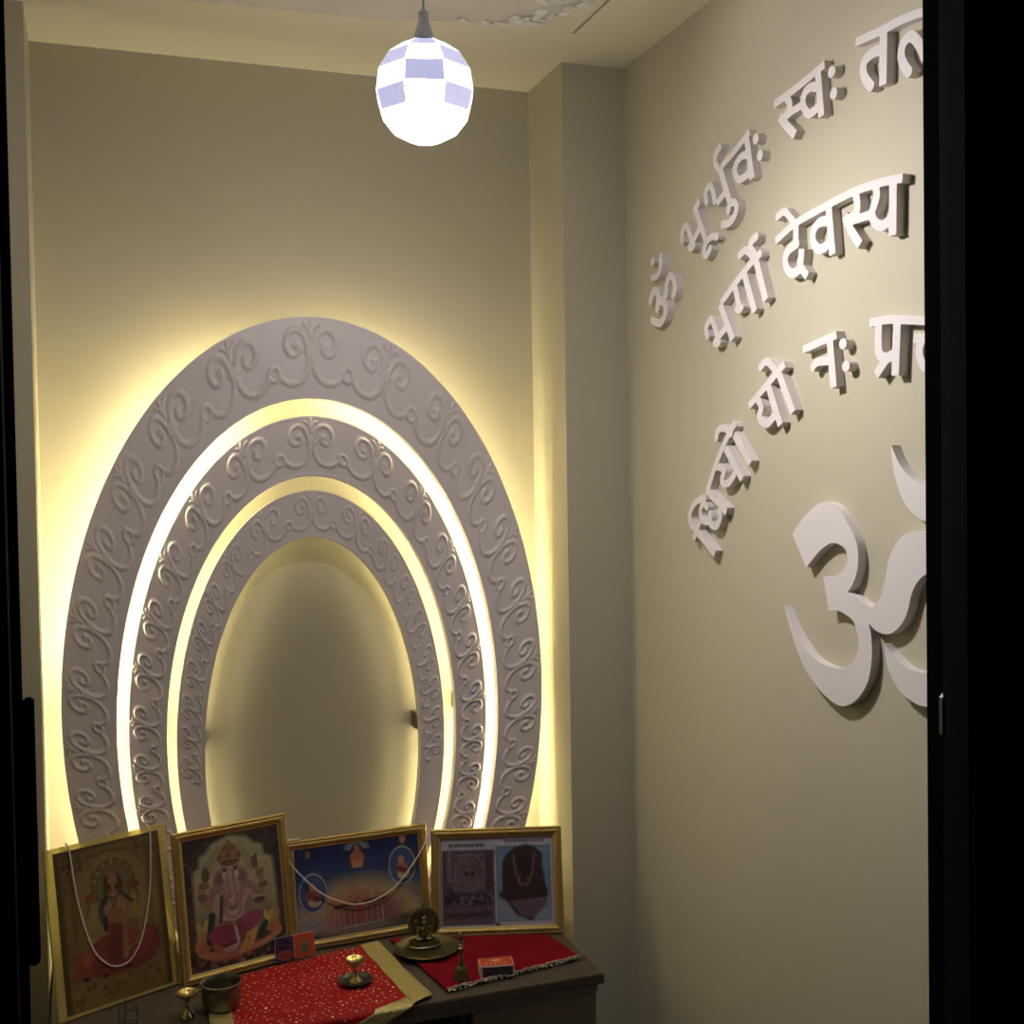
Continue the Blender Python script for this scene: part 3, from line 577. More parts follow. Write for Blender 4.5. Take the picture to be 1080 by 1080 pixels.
def finish(art, seed, desat=.22, amp=.16):
    rs = np.random.RandomState(seed); n = np.zeros((art.h, art.w))
    for cell, k in ((3, .5), (7, .35), (20, .3)):
        g0 = rs.rand(art.h//cell+3, art.w//cell+3)*2-1
        y = np.arange(art.h)/cell; x = np.arange(art.w)/cell; j = y.astype(int)[:, None]; i = x.astype(int)[None, :]; fy = (y-y.astype(int))[:, None]; fx = (x-x.astype(int))[None, :]
        n += k*(g0[j, i]*(1-fy)*(1-fx)+g0[j, i+1]*(1-fy)*fx+g0[j+1, i]*fy*(1-fx)+g0[j+1, i+1]*fy*fx)
    a = art.a; gray = (a @ np.array([.3, .59, .11]))[..., None]; a = a*(1-desat)+gray*desat
    a = np.clip(a*(1+amp*1.6*n[..., None]), 0, 1); b = a.copy()
    b[1:-1, 1:-1] = (a[1:-1, 1:-1]*2+a[:-2, 1:-1]+a[2:, 1:-1]+a[1:-1, :-2]+a[1:-1, 2:])/6
    L = b @ np.array([.3, .59, .11]); e = np.zeros_like(L)
    e[1:-1, 1:-1] = np.hypot(L[1:-1, 2:]-L[1:-1, :-2], L[2:, 1:-1]-L[:-2, 1:-1])
    b *= (1-np.clip(e*2.2, 0, .5))[..., None]                       # inked contours between the colour areas
    art.a = b; return art
def picture(name, art, x0, x1, z0, z1, y, m, parent, flat=False):
    w, h = art.w, art.h
    if not flat and w > 60: finish(art, w+h)
    xs = np.linspace(x0, x1, w); zs = np.linspace(z1, z0, h); X, Z = np.meshgrid(xs, zs)
    P = np.stack([X.ravel(), np.full(w*h, y), Z.ravel()], 1)
    if flat: P = np.stack([X.ravel(), Z.ravel(), np.full(w*h, y)], 1)
    idx = np.arange(w*h).reshape(h, w)
    F = np.stack([idx[:-1, :-1].ravel(), idx[1:, :-1].ravel(), idx[1:, 1:].ravel(), idx[:-1, 1:].ravel()], 1)
    me = bpy.data.meshes.new(name); me.from_pydata(P.tolist(), [], F.tolist()); me.update()
    ca = me.color_attributes.new('print', 'FLOAT_COLOR', 'POINT')
    ca.data.foreach_set('color', np.concatenate([art.a.reshape(-1, 3)*(.78 if m == 'foil' else .74), np.ones((w*h, 1))], 1).astype(np.float32).ravel())
    return link(name, me, M[m], parent)
def moulding(name, w, h, prof, m, parent):
    b = MB(); v = []; f = []; n = len(prof)
    for d, y in prof: v += [(-w/2+d, y, d), (w/2-d, y, d), (w/2-d, y, h-d), (-w/2+d, y, h-d)]
    for i in range(n):
        j = (i+1) % n
        for k in range(4): f.append((i*4+k, i*4+(k+1) % 4, j*4+(k+1) % 4, j*4+k))
    return b.add(v, f).build(name, M[m], parent)
def frame_root(name, x, y, yaw, lean, th, label):
    o = empty(name, (x, y, ZT+th*math.sin(lean)+.0006), yaw, label, 'framed picture', 'framed pictures on the altar')
    o.rotation_euler = (-lean, 0, yaw); return o
PROF = lambda s, th: [(0, th), (0, .003), (.002*s, .0008), (.005*s, .0012), (.0065*s, 0), (.0095*s, 0), (.0115*s, .002), (.0135*s, .0045), (.0135*s, th)]
def framed(name, x, y, yaw, lean, w, h, art, label, s=1.0, th=.009, easel=True):
    o = frame_root(name, x, y, yaw, lean, th, label)
    fr = moulding('frame', w, h, PROF(s, th), 'gold', o)
    moulding('sight_edge', w-.025*s, h-.025*s, [(0, .004), (0, .0032), (.003, .0042), (.003, .006), (0, .006)], 'golddark', fr).location.z = .0125*s
    d = .0125*s
    picture('print', art, -w/2+d, w/2-d, d, h-d, .0055, 'print', o)
    MB().box((-w/2+.004, th-.002, .004), (w/2-.004, th-.0004, h-.004)).build('backing', M['board'], o)
    if easel:                                                     # hinged strut behind
        L = h*.62; a = .30+lean
        MB().add([(-.02, th, L), (.02, th, L), (.03, th+L*math.tan(a)*.55, .012), (-.03, th+L*math.tan(a)*.55, .012),
                  (-.02, th+.002, L), (.02, th+.002, L), (.03, th+.002+L*math.tan(a)*.55, .012), (-.03, th+.002+L*math.tan(a)*.55, .012)],
                 [(0,1,2,3),(7,6,5,4),(0,4,5,1),(1,5,6,2),(2,6,7,3),(3,7,4,0)]).build('strut', M['board'], o)
    return o
# --- elephant-headed god on a lotus
g = Art(150, 190, (70, 52, 40)); g.blot(300, 0, 0, 1, 1, [(112, 88, 66), (52, 38, 34), (140, 116, 92), (96, 64, 50)], .016, 1, .7)
lob = [(.09, .80), (.085, .34), (.10, .25), (.15, .22), (.17, .15), (.24, .12), (.30, .065), (.38, .045), (.48, .02), (.58, .04), (.67, .06), (.74, .11), (.82, .14), (.84, .21), (.91, .25), (.93, .36), (.935, .80)]
lob = [tuple(q) for q in catmull(lob, 5)]
g.poly(lob, (150, 132, 108)); g.poly([(.51+(x-.51)*.95, .45+(y-.45)*.965) for x, y in lob], (192, 178, 124)); g.ell(.5, .66, .46, .22, (118, 102, 60), .6, soft=26)
for k in range(34):
    t = PI*.93+k*PI*1.14/33; g.line([(.47+.16*math.cos(t), .27+.13*math.sin(t)), (.47+.225*math.cos(t), .27+.185*math.sin(t))], .005, (140, 116, 62), .75)
g.rect(0, .83, 1, 1, (52, 38, 36), soft=5); g.blot(110, 0, .86, 1, .99, [(130, 70, 50), (88, 82, 66), (164, 146, 124), (48, 66, 46), (70, 30, 30), (150, 100, 80)], .028, 2, .85)
for x0, y0, rx, ry, rot, c in [(.14, .70, .035, .085, -.3, (214, 178, 76)), (.20, .68, .035, .08, .1, (224, 190, 84)), (.14, .78, .06, .08, .5, (206, 130, 52)), (.20, .80, .05, .09, .9, (196, 112, 52)), (.83, .72, .04, .085, .25, (222, 170, 60)), (.89, .72, .03, .07, .5, (210, 140, 56)), (.80, .70, .03, .07, -.2, (228, 190, 80)), (.88, .80, .06, .06, -.8, (206, 116, 52))]: g.ell(x0, y0, rx, ry, c, 1, rot)
g.line([(.26, .60), (.235, .70), (.22, .79)], .055, (36, 62, 46)); g.line([(.78, .74), (.72, .82)], .06, (36, 66, 48))
for x0, y0, rx, ry, rot, c in [(.40, .905, .20, .04, 0, (186, 92, 54)), (.24, .885, .15, .03, .22, (206, 116, 62)), (.66, .885, .20, .03, -.15, (204, 120, 64)), (.80, .86, .13, .026, -.35, (216, 150, 84)), (.32, .86, .09, .03, .7, (200, 96, 54)), (.62, .82, .055, .10, .55, (230, 172, 50)), (.56, .86, .04, .07, .7, (214, 140, 48))]: g.ell(x0, y0, rx, ry, c, 1, rot)
sk, sk2, skd = (208, 158, 148), (180, 120, 110), (136, 84, 76)
g.line([(.30, .45), (.21, .50), (.165, .45), (.19, .37)], .05, sk2); g.line([(.19, .40), (.225, .33)], .035, sk2); g.line([(.165, .45), (.20, .455)], .05, (140, 104, 56)); g.line([(.18, .37), (.235, .375)], .035, (150, 112, 58)); g.ell(.228, .295, .032, .045, (104, 92, 56)); g.line([(.228, .33), (.228, .24)], .016, (120, 100, 56))
g.line([(.64, .44), (.76, .50), (.79, .44), (.755, .36)], .05, sk2); g.line([(.755, .36), (.73, .30)], .034, sk2); g.line([(.765, .455), (.81, .445)], .045, (140, 104, 56)); g.line([(.745, .36), (.79, .34)], .035, (150, 112, 58)); g.ell(.72, .27, .03, .036, (130, 100, 60)); g.line([(.70, .24), (.74, .22), (.72, .30)], .016, (110, 90, 50))
g.ell(.33, .46, .075, .06, sk2); g.ell(.62, .46, .075, .06, sk2); g.ell(.47, .50, .16, .10, sk); g.ell(.45, .60, .145, .10, sk); g.ell(.44, .61, .11, .07, (222, 176, 164), .8, soft=8)
g.line([(.32, .47), (.30, .56), (.36, .62)], .065, sk); g.ell(.37, .63, .04, .03, (216, 168, 158)); g.line([(.64, .47), (.70, .54), (.72, .55)], .06, sk); g.ell(.74, .535, .07, .022, (210, 190, 182)); g.ell(.74, .555, .055, .02, (116, 60, 50)); g.blot(8, .69, .51, .79, .535, [(226, 206, 196), (190, 160, 140)], .014, 3)
g.line([(.37, .48), (.34, .66)], .026, (58, 72, 54))
g.ell(.35, .755, .14, .072, (178, 44, 98), 1, .12); g.ell(.62, .70, .15, .06, (192, 54, 110), 1, -.42); g.ell(.46, .745, .13, .075, (164, 38, 88)); g.line([(.47, .68), (.50, .82)], .04, (224, 182, 172)); g.line([(.36, .865), (.50, .845)], .04, (218, 172, 160)); g.ell(.42, .87, .07, .022, (206, 156, 146))
for k in range(5): g.line([(.27+k*.035, .71), (.25+k*.04, .80)], .008, (130, 26, 70), .7); g.line([(.56+k*.035, .69-k*.012), (.60+k*.035, .755-k*.02)], .008, (136, 30, 76), .7)
g.line([(.37, .665), (.46, .685), (.56, .665)], .022, (160, 116, 56)); g.ell(.47, .69, .022, .02, (176, 132, 62))
for q in ([(.36, .43), (.40, .53), (.475, .575), (.55, .53), (.60, .43)], [(.38, .42), (.43, .49), (.475, .51), (.53, .49), (.58, .42)], [(.385, .46), (.40, .60), (.46, .64), (.54, .61), (.56, .46)]): g.line([tuple(z) for z in catmull(q, 5)], .008, (150, 104, 64), .8)
g.ell(.475, .575, .035, .018, (150, 112, 66), .8); g.blot(10, .42, .55, .53, .59, [(170, 130, 76), (130, 90, 56)], .010, 6, .6)
g.ell(.355, .345, .05, .07, sk2, 1, .35); g.ell(.585, .35, .05, .07, sk2, 1, -.3); g.ell(.36, .345, .03, .045, skd, .7, .35); g.ell(.58, .35, .03, .045, skd, .7, -.3)
g.ell(.47, .30, .095, .072, sk); g.ell(.415, .33, .032, .034, (232, 186, 176)); g.ell(.53, .33, .032, .034, (232, 186, 176)); g.ell(.47, .265, .06, .03, (220, 176, 166))
tr = [tuple(z) for z in catmull([(.47, .31), (.468, .38), (.475, .45), (.49, .50), (.475, .525), (.445, .515)], 6)]
g.line(tr, .07, (150, 100, 92)); g.line(tr, .058, (214, 164, 152)); g.line([(.482, .33), (.482, .40), (.49, .46)], .02, (226, 184, 174))
for k in range(6): g.line([(.445, .35+k*.026), (.498, .355+k*.026)], .005, (150, 98, 90), .7)
g.ell(.418, .285, .017, .009, (40, 24, 24)); g.ell(.525, .283, .017, .009, (40, 24, 24)); g.line([(.395, .268), (.44, .272)], .008, (110, 66, 60)); g.line([(.505, .272), (.55, .266)], .008, (110, 66, 60)); g.line([(.445, .25), (.495, .25)], .012, (214, 96, 66)); g.line([(.425, .36), (.405, .40)], .016, (236, 226, 206))
g.ell(.475, .195, .115, .062, (136, 88, 54)); g.ell(.475, .165, .095, .055, (168, 116, 68)); g.ell(.475, .125, .055, .03, (150, 98, 56)); g.ell(.47, .09, .024, .022, (168, 120, 66)); g.line([(.365, .215), (.47, .20), (.585, .218)], .018, (206, 168, 92)); g.line([(.385, .17), (.47, .158), (.565, .172)], .01, (206, 170, 96)); g.ell(.47, .18, .022, .02, (170, 60, 52))
framed('framed_picture', .2096, 1.910, .278, .17, .194, .236, g, 'tall gold framed picture of a pink elephant-headed deity seated on a lotus', 1.0)
# --- blue picture with a garland
g = Art(190, 130, (20, 40, 110)); g.grad((26, 44, 108), (70, 110, 170), .1, .75)
g.ell(.5, .88, .52, .46, (216, 180, 90), .9, soft=26); g.ell(.30, .97, .16, .17, (212, 140, 60), .8, soft=20); g.ell(.5, .84, .26, .30, (196, 70, 74), .8, soft=22); g.ell(.70, .84, .14, .2, (150, 60, 110), .6, soft=18)
g.ell(.13, .86, .13, .1, (130, 140, 190), .6, soft=18); g.rect(0, .93, 1, 1, (54, 66, 44), soft=6); g.ell(.5, .93, .34, .05, (150, 130, 120), .9, soft=4); g.ell(.88, .90, .13, .04, (58, 66, 50), .9, soft=6)
for k in range(18):
    a = PI*1.02+k*PI*.98/17; g.line([(.495+.045*math.cos(a), .10+.06*math.sin(a)), (.495+.10*math.cos(a), .10+.13*math.sin(a))], .006, (200, 220, 240), .8)
g.ell(.495, .20, .06, .09, (214, 110, 60)); g.ell(.495, .10, .026, .05, (190, 120, 80)); g.ell(.495, .25, .05, .04, (232, 150, 90)); g.line([(.45, .29), (.54, .29)], .012, (240, 190, 110))
for x0, y0, c in ((.145, .50, (196, 110, 80)), (.845, .34, (206, 110, 80))):
    g.ell(x0, y0, .103, .20, (60, 98, 160)); g.ell(x0, y0+.04, .05, .09, c); g.ell(x0-.005, y0-.06, .03, .05, (220, 150, 110)); g.ell(x0+.01, y0+.10, .055, .05, (220, 190, 150)); g.line([(x0-.03, y0+.03), (x0+.03, y0+.07)], .03, (150, 50, 40)); g.ringe(x0, y0, .103, .20, .012, (214, 228, 244))
for x0 in (.33, .37, .415, .455, .545, .585, .63, .67): g.line([(x0, .70), (x0+.003, .90)], .014, (230, 206, 204)); 
g.line([(.31, .69), (.47, .665)], .018, (70, 54, 40)); g.line([(.53, .665), (.69, .66)], .018, (70, 54, 40)); g.rect(.36, .70, .64, .88, (160, 46, 66), .55)
for x0 in (.375, .60): g.poly([(x0-.05, .64), (x0, .52), (x0+.05, .64)], (190, 150, 96)); g.ell(x0, .54, .02, .04, (200, 170, 120))
g.line([(.34, .91), (.66, .89)], .02, (190, 170, 160)); g.ell(.86, .06, .028, .05, (230, 160, 100)); g.ell(.12, .09, .022, .04, (160, 120, 90)); g.blot(14, .05, .02, .9, .3, [(200, 210, 240)], .006, 5)
blue = framed('framed_picture', .4186, 1.9645, .064, .153, .2517, .182, g, 'wide gold framed blue picture of a temple scene, hung with a bead string', 1.0, .008, False)
# --- two photographs on pale paper
g = Art(170, 130, (150, 138, 142)); g.rect(.0, .0, 1, 1, (122, 106, 98)); g.rect(.02, .05, .985, .985, (196, 188, 204))
for x0, x1, y in ((.10, .40, .105), (.57, .90, .065)):
    x = x0; rs = random.Random(int(x0*100))
    while x < x1: wd = rs.uniform(.012, .035); g.line([(x, y), (min(x+wd, x1), y)], .010, (70, 54, 64), .9); g.line([(x+wd*.5, y), (x+wd*.5, y+.022)], .007, (70, 54, 64), .7); x += wd+rs.uniform(.008, .014)
g.rect(.04, .165, .475, .955, (96, 70, 86)); g.blot(60, .05, .18, .47, .94, [(76, 52, 68), (120, 90, 104), (60, 40, 54)], .03, 7, .5)
g.rect(.075, .17, .12, .50, (130, 104, 124)); g.rect(.13, .20, .40, .60, (112, 88, 100)); g.ringe(.265, .40, .12, .2, .012, (140, 116, 124)); g.rect(.14, .205, .39, .215, (150, 130, 136)); g.rect(.14, .205, .15, .58, (140, 118, 126)); g.rect(.38, .205, .39, .58, (140, 118, 126))
g.blot(40, .15, .23, .38, .57, [(84, 60, 76), (136, 110, 118), (70, 46, 60)], .016, 11, .8); g.ell(.235, .41, .014, .02, (40, 24, 34)); g.ell(.29, .41, .014, .02, (40, 24, 34)); g.rect(.41, .20, .46, .60, (84, 50, 64)); g.rect(.05, .63, .47, .74, (60, 42, 54))
g.blot(36, .06, .62, .46, .74, [(120, 100, 116), (80, 62, 76), (146, 126, 136)], .02, 12); g.rect(.05, .78, .47, .80, (120, 92, 110)); g.rect(.05, .84, .47, .86, (60, 40, 54)); g.rect(.05, .90, .47, .945, (110, 86, 104))
g.rect(.50, .13, .955, .93, (104, 142, 176)); g.rect(.50, .72, .955, .93, (150, 156, 182), .8, 20)
st = [(.66, .14), (.75, .115), (.82, .14), (.89, .22), (.885, .34), (.91, .55), (.93, .62), (.90, .78), (.82, .88), (.79, .93), (.71, .89), (.66, .86), (.59, .73), (.52, .66), (.52, .62), (.55, .60), (.545, .42), (.555, .28), (.60, .20)]
g.poly(st, (62, 34, 42)); g.blot(60, .58, .2, .88, .66, [(78, 44, 52), (46, 24, 32), (92, 56, 60)], .02, 14, .5); g.ell(.73, .34, .075, .11, (44, 22, 30)); g.line([(.64, .22), (.67, .46), (.70, .55), (.76, .54), (.80, .42), (.82, .22)], .014, (150, 120, 96), .8); g.line([(.70, .42), (.68, .54)], .01, (160, 130, 100), .7)
g.poly([(.60, .72), (.92, .68), (.89, .80), (.80, .90), (.70, .88)], (120, 88, 104)); 
for k in range(9): g.line([(.63+k*.03, .72), (.66+k*.018, .88)], .006, (84, 56, 70), .8)
g.line([(.53, .655), (.92, .655)], .02, (60, 30, 36)); g.ell(.50, .965, .016, .02, (34, 24, 22))
framed('framed_picture', .641, 1.9008, -.289, .215, .2288, .180, g, 'gold framed pair of photographs with captions, at the right end above the velvet', 1.0)
# --- goddess on gold foil inside a clear yellow stand
g = Art(130, 180, (150, 118, 34)); g.grad((124, 96, 30), (150, 116, 36)); g.ell(.5, .4, .4, .3, (172, 142, 50), .8, soft=34); g.rect(0, 0, 1, .02, (100, 70, 20)); g.rect(0, 0, .05, 1, (104, 76, 22)); g.rect(.95, 0, 1, 1, (104, 76, 22)); g.line([(.06, .10), (.5, .055), (.94, .10)], .012, (96, 66, 24)); g.line([(.14, .12), (.14, .6)], .03, (122, 92, 34), .7); g.line([(.86, .12), (.86, .6)], .03, (122, 92, 34), .7)
g.blot(40, .06, .04, .3, .14, [(110, 80, 30), (90, 60, 24), (140, 106, 40)], .02, 3); g.blot(40, .7, .04, .94, .14, [(110, 80, 30), (90, 60, 24), (140, 106, 40)], .02, 4)
g.ell(.52, .26, .20, .14, (128, 108, 38)); g.ringe(.52, .26, .20, .14, .012, (104, 80, 30))
for k in range(7):
    t = PI*1.08+k*PI*.84/6; g.line([(.52+.155*math.cos(t), .26+.105*math.sin(t)), (.52+.205*math.cos(t), .26+.14*math.sin(t))], .011, (236, 212, 126))
for x0, y0, rx, ry, rot, c in [(.20, .70, .10, .06, .5, (186, 72, 46)), (.28, .76, .16, .05, .15, (172, 56, 38)), (.84, .67, .07, .08, -.3, (150, 36, 40)), (.74, .74, .17, .06, -.2, (160, 44, 40)), (.50, .79, .24, .045, 0, (150, 44, 34)), (.24, .68, .05, .07, .3, (200, 90, 56)), (.80, .64, .05, .07, -.1, (168, 48, 46)), (.18, .79, .10, .025, .2, (176, 64, 44)), (.72, .80, .14, .025, -.15, (150, 50, 40))]: g.ell(x0, y0, rx, ry, c, 1, rot)
fl = (176, 118, 66)
g.ell(.44, .66, .16, .075, (150, 46, 34), 1, .1); g.ell(.60, .62, .13, .07, (166, 60, 40), 1, -.3); g.line([(.52, .50), (.48, .74)], .13, (140, 40, 32)); g.line([(.60, .52), (.58, .74)], .06, (168, 112, 48)); g.ell(.65, .55, .07, .035, (150, 100, 52))
for k in range(5): g.line([(.44+k*.03, .58), (.42+k*.03, .74)], .007, (104, 26, 24), .7)
g.ell(.51, .41, .085, .085, fl); g.ell(.51, .475, .075, .05, (160, 100, 54)); g.line([(.44, .36), (.385, .41), (.40, .49), (.42, .52)], .045, (66, 80, 62)); g.line([(.59, .37), (.665, .43), (.62, .50), (.56, .51)], .045, (168, 110, 62)); g.line([(.57, .33), (.68, .41)], .02, (56, 38, 24)); g.line([(.45, .33), (.39, .40)], .02, (56, 38, 24))
g.ell(.515, .255, .078, .065, (80, 48, 28)); g.line([(.45, .26), (.44, .32)], .035, (80, 48, 28)); g.line([(.58, .26), (.585, .33)], .035, (80, 48, 28)); g.ell(.515, .245, .046, .042, (192, 134, 84)); g.line([(.515, .28), (.515, .31)], .04, fl)
g.line([(.49, .24), (.505, .242)], .008, (60, 34, 24)); g.line([(.525, .242), (.54, .24)], .008, (60, 34, 24)); g.line([(.503, .265), (.528, .265)], .007, (150, 50, 40)); g.ell(.52, .20, .065, .025, (160, 104, 48)); g.poly([(.47, .20), (.52, .155), (.57, .20)], (150, 96, 44)); g.line([(.45, .335), (.515, .37), (.58, .335)], .014, (116, 66, 32)); g.line([(.47, .33), (.51, .42), (.56, .33)], .01, (120, 72, 36))
g.line([(.42, .48), (.42, .545)], .04, (58, 28, 34))
g.ell(.30, .325, .055, .022, (176, 66, 36)); g.line([(.30, .34), (.25, .45)], .012, (126, 80, 34)); g.line([(.26, .36), (.30, .30), (.34, .36)], .012, (150, 54, 32)); g.ell(.71, .31, .055, .022, (150, 56, 36)); g.line([(.71, .32), (.75, .38), (.73, .43)], .012, (116, 66, 32))
g.blot(26, .1, .84, .9, .97, [(116, 74, 28), (84, 54, 26), (132, 88, 32)], .026, 9, .6)
for x0, y0 in ((.2, .815), (.38, .825), (.6, .806)): g.ell(x0, y0, .03, .010, (40, 30, 24))
TH = .007
fo = frame_root('foil_picture', .0236, 1.867, .43, .166, TH, 'gold foil goddess picture in a clear yellow stand at the left end of the altar')
b = MB().box((-.0965, .0, 0), (.0985, TH, .249)); b.build('acrylic_sheet', M['acrylic'], fo, bevel=.001)
picture('print', g, -.0835, .0855, .006, .2415, -.0006, 'foil', fo)
MB().box((-.0835, -.0005, .006), (.0855, -.0001, .2415)).build('print_backing', M['board'], fo)
MB().add([(-.02, TH, .15), (.02, TH, .15), (.03, TH+.06, .012), (-.03, TH+.06, .012), (-.02, TH+.002, .15), (.02, TH+.002, .15), (.03, TH+.062, .012), (-.03, TH+.062, .012)],
         [(0,1,2,3),(7,6,5,4),(0,4,5,1),(1,5,6,2),(2,6,7,3),(3,7,4,0)]).build('strut', M['acrylic'], fo)
# --- bead strings
def beads(name, pts2, fr, label, r, yoff):
    P = catmull([(x/1000, yoff if i not in (0, len(pts2)-1) else .004, z/1000) for i, (x, z) in enumerate(pts2)], 12)
    mw = Matrix.LocRotScale(fr.location, fr.rotation_euler.to_quaternion(), None)
    o = empty(name, mw @ Vector((0, 0, 0)), 0, label, 'bead string'); o.rotation_euler = fr.rotation_euler
    P = [np.array(p) for p in P]; b = MB(); acc = 0; step = r*2.25; b.ball(tuple(P[0]), r, 7, 5)
    for p, q in zip(P[:-1], P[1:]):
        d = np.linalg.norm(q-p); 
        while acc+d >= step:
            t = (step-acc)/d; p = p+(q-p)*t; d = np.linalg.norm(q-p); acc = 0; b.ball(tuple(p), (r, r, r*random.uniform(.85, 1.1)), 7, 5)
        acc += d
    b.build('pearl_beads', M['pearl'], o, smooth=True)
    MB().tube(P[::3]+[P[-1]], .0004, 5).build('thread', M['flake'], o)
beads('bead_garland', [(-60, 251.5), (-60.5, 248), (-58.5, 235.0), (-56.5, 196.6), (-52.7, 160.7), (-46.1, 124.0), (-36.3, 89.2), (-20.8, 66.5), (-3.8, 55.9), (17.9, 58.1), (37.3, 79.7), (50.3, 112.3), (61.1, 153.2), (68.2, 202.9), (71.2, 240), (71.0, 248), (70.7, 251.5)], fo,
      'pinkish pearl string looped long over the gold foil goddess picture', .0018, -.0028)
beads('bead_garland', [(-100.0, 184.2), (-123, 184.0), (-125.4, 164.7), (-114.0, 141.0), (-97.4, 120.2), (-80.5, 101.8), (-60.9, 85.3), (-38.2, 73.3), (-15.2, 64.8), (8.5, 63.7), (30.1, 67.9), (52.2, 77.2), (72.2, 91.9), (89.9, 109.8), (107.8, 130.3), (121.8, 151.5), (125, 176), (122, 184.4), (116, 184.2)], blue,
      'white pearl string swagged across the front of the blue picture', .0018, -.0026)
# --- two little cards
g = Art(40, 50, (70, 44, 86)); g.ell(.5, .35, .3, .22, (40, 30, 60)); g.ell(.5, .75, .36, .18, (150, 56, 50)); g.ringe(.5, .75, .36, .18, .05, (180, 90, 80)); g.line([(.2, .3), (.8, .4)], .05, (110, 80, 130))
g2 = Art(46, 48, (206, 74, 42)); g2.ell(.5, .55, .26, .32, (150, 110, 70)); g2.ell(.5, .58, .18, .24, (110, 100, 70)); g2.ell(.5, .4, .1, .1, (170, 120, 80))
for x, y, yaw, w, h, a, lab in ((.2795, 1.923, .112, .031, .0395, g, 'little purple picture card leaning beside the elephant-headed deity picture'), (.3140, 1.931, .2, .0357, .038, g2, 'little orange picture card leaning against the blue picture frame')):
    o = empty('picture_card', (x, y, ZT+.0042), yaw, lab, 'card', 'little cards before the frames'); o.rotation_euler = (-.2, 0, yaw)
    MB().box((-w/2, 0, 0), (w/2, .0012, h)).build('card', M['mbside'], o)
    picture('print', a, -w/2+.0006, w/2-.0006, .0006, h-.0006, -.0003, 'card', o)

# ------------------------------------------------------------------ puja things on the table
def at(name, x, y, dz, label, cat, group=None): return empty(name, (x, y, ZT+dz), 0, label, cat, group)
o = at('metal_pot', .164, 1.788, .0052, 'squat dark bronze pot with a wide mouth, at the left corner of the red cloth', 'pot'); o.scale = (1.05, 1.05, 1.03)
MB().lathe([(.0001, 0), (.020, 0), (.0245, .003), (.0272, .012), (.0275, .022), (.0262, .029), (.0258, .031), (.0282, .0335), (.0292, .0365), (.029, .038), (.0275, .0385), (.0262, .0365), (.0242, .030), (.0252, .020), (.024, .008), (.018, .0035), (.0001, .003)], 48).build('pot_body', M['bronze'], o, smooth=True)
o = at('oil_lamp', .1135, 1.776, .0006, 'small brass goblet-shaped oil lamp standing left of the bronze pot', 'oil lamp', 'brass oil lamps')
MB().lathe([(.0001, 0), (.0098, 0), (.0105, .002), (.0095, .006), (.0068, .010), (.0036, .014), (.0032, .020), (.0042, .025), (.0036, .028), (.006, .031), (.0125, .0345), (.0162, .0385), (.0165, .0405), (.0150, .0402), (.011, .037), (.004, .0345), (.0001, .034)], 40).build('lamp_bowl', M['brasslit'], o, smooth=True)
MB().tube([(.0165, 0, .0390), (.024, .003, .0385), (.032, .006, .0385)], [.0022, .0016, .0012], 8).build('spout', M['brass'], o, smooth=True)
o = at('metal_saucer', .3695, 1.799, .0058, 'small dark metal saucer under the brass lamp, on the red cloth', 'saucer')
MB().lathe([(.0001, 0), (.017, 0), (.0225, .0015), (.0268, .005), (.0272, .0058), (.0262, .0058), (.022, .0032), (.016, .0018), (.0001, .0016)], 44).build('dish', M['dark'], o, smooth=True)
o = at('oil_lamp', .3695, 1.799, .0077, 'tiny shiny brass oil lamp standing on the dark saucer', 'oil lamp', 'brass oil lamps'); o.scale = (1.32, 1.32, 1.22)
MB().lathe([(.0001, 0), (.0088, 0), (.0092, .0015), (.007, .005), (.0042, .008), (.0030, .013), (.0032, .018), (.0062, .0205), (.0108, .0245), (.0120, .0278), (.0118, .029), (.0104, .0284), (.0075, .0258), (.003, .0242), (.0001, .024)], 36).build('lamp_bowl', M['brasslit'], o, smooth=True)
o = at('brass_plate', .507, 1.879, .0042, 'round old brass plate on the velvet, holding the small shrine figure', 'plate'); o.scale = (1.09, 1.09, 1)
MB().lathe([(.0001, 0), (.034, 0), (.0405, .0012), (.0475, .0062), (.0505, .0075), (.0508, .0083), (.049, .0084), (.0465, .0072), (.040, .0026), (.033, .0016), (.0001, .0016)], 56).build('dish', M['brass'], o, smooth=True)
MB().tube([(.028*math.cos(t)-.004, -.020+.011*math.sin(t)+.006*math.cos(2*t), .0028) for t in np.linspace(3.4, 6.1, 20)], .0007, 6).build('added_glint', M['brasslit'], o, smooth=True)  # thin bright tube added to stand for a glint on the dish
o = at('shrine_figure', .507, 1.892, .0066, 'little brass deity seated under a flame-rimmed arch on the brass plate', 'figurine'); o.rotation_euler = (0, 0, -.12); o.scale = (1.24, 1.24, 1.2)
MB().lathe([(.0001, 0), (.0225, 0), (.0228, .003), (.0205, .0042), (.020, .0075), (.0215, .0095), (.0001, .010)], 36, sy=.55).build('pedestal', M['brass'], o, smooth=True, sharp=30)
b = MB(); arch = []
for t in np.linspace(-2.45, 2.45, 46): arch.append((.0192*math.sin(t), .006, .0315+.0205*math.cos(t)))
b.tube(arch, .0017, 8)
arch2 = [(x*.86, y-.0004, .0315+(z-.0315)*.86) for x, y, z in arch]; b.tube(arch2, .0008, 6)
for t in np.linspace(-2.2, 2.2, 23):
    x, z = .0208*math.sin(t), .0315+.0222*math.cos(t); b.ball((x, .006, z), (.0015, .0012, .0018), 7, 5)
b.ball((0, .006, .0555), (.0022, .0016, .0034), 8, 6); b.build('arch', M['brass'], o, smooth=True)
b = MB(); n = 28; f = [(.0165*math.sin(2*PI*k/n), .0068, .0305+.0175*math.cos(2*PI*k/n)) for k in range(n)]; f2 = [(x, y+.001, z) for x, y, z in f]
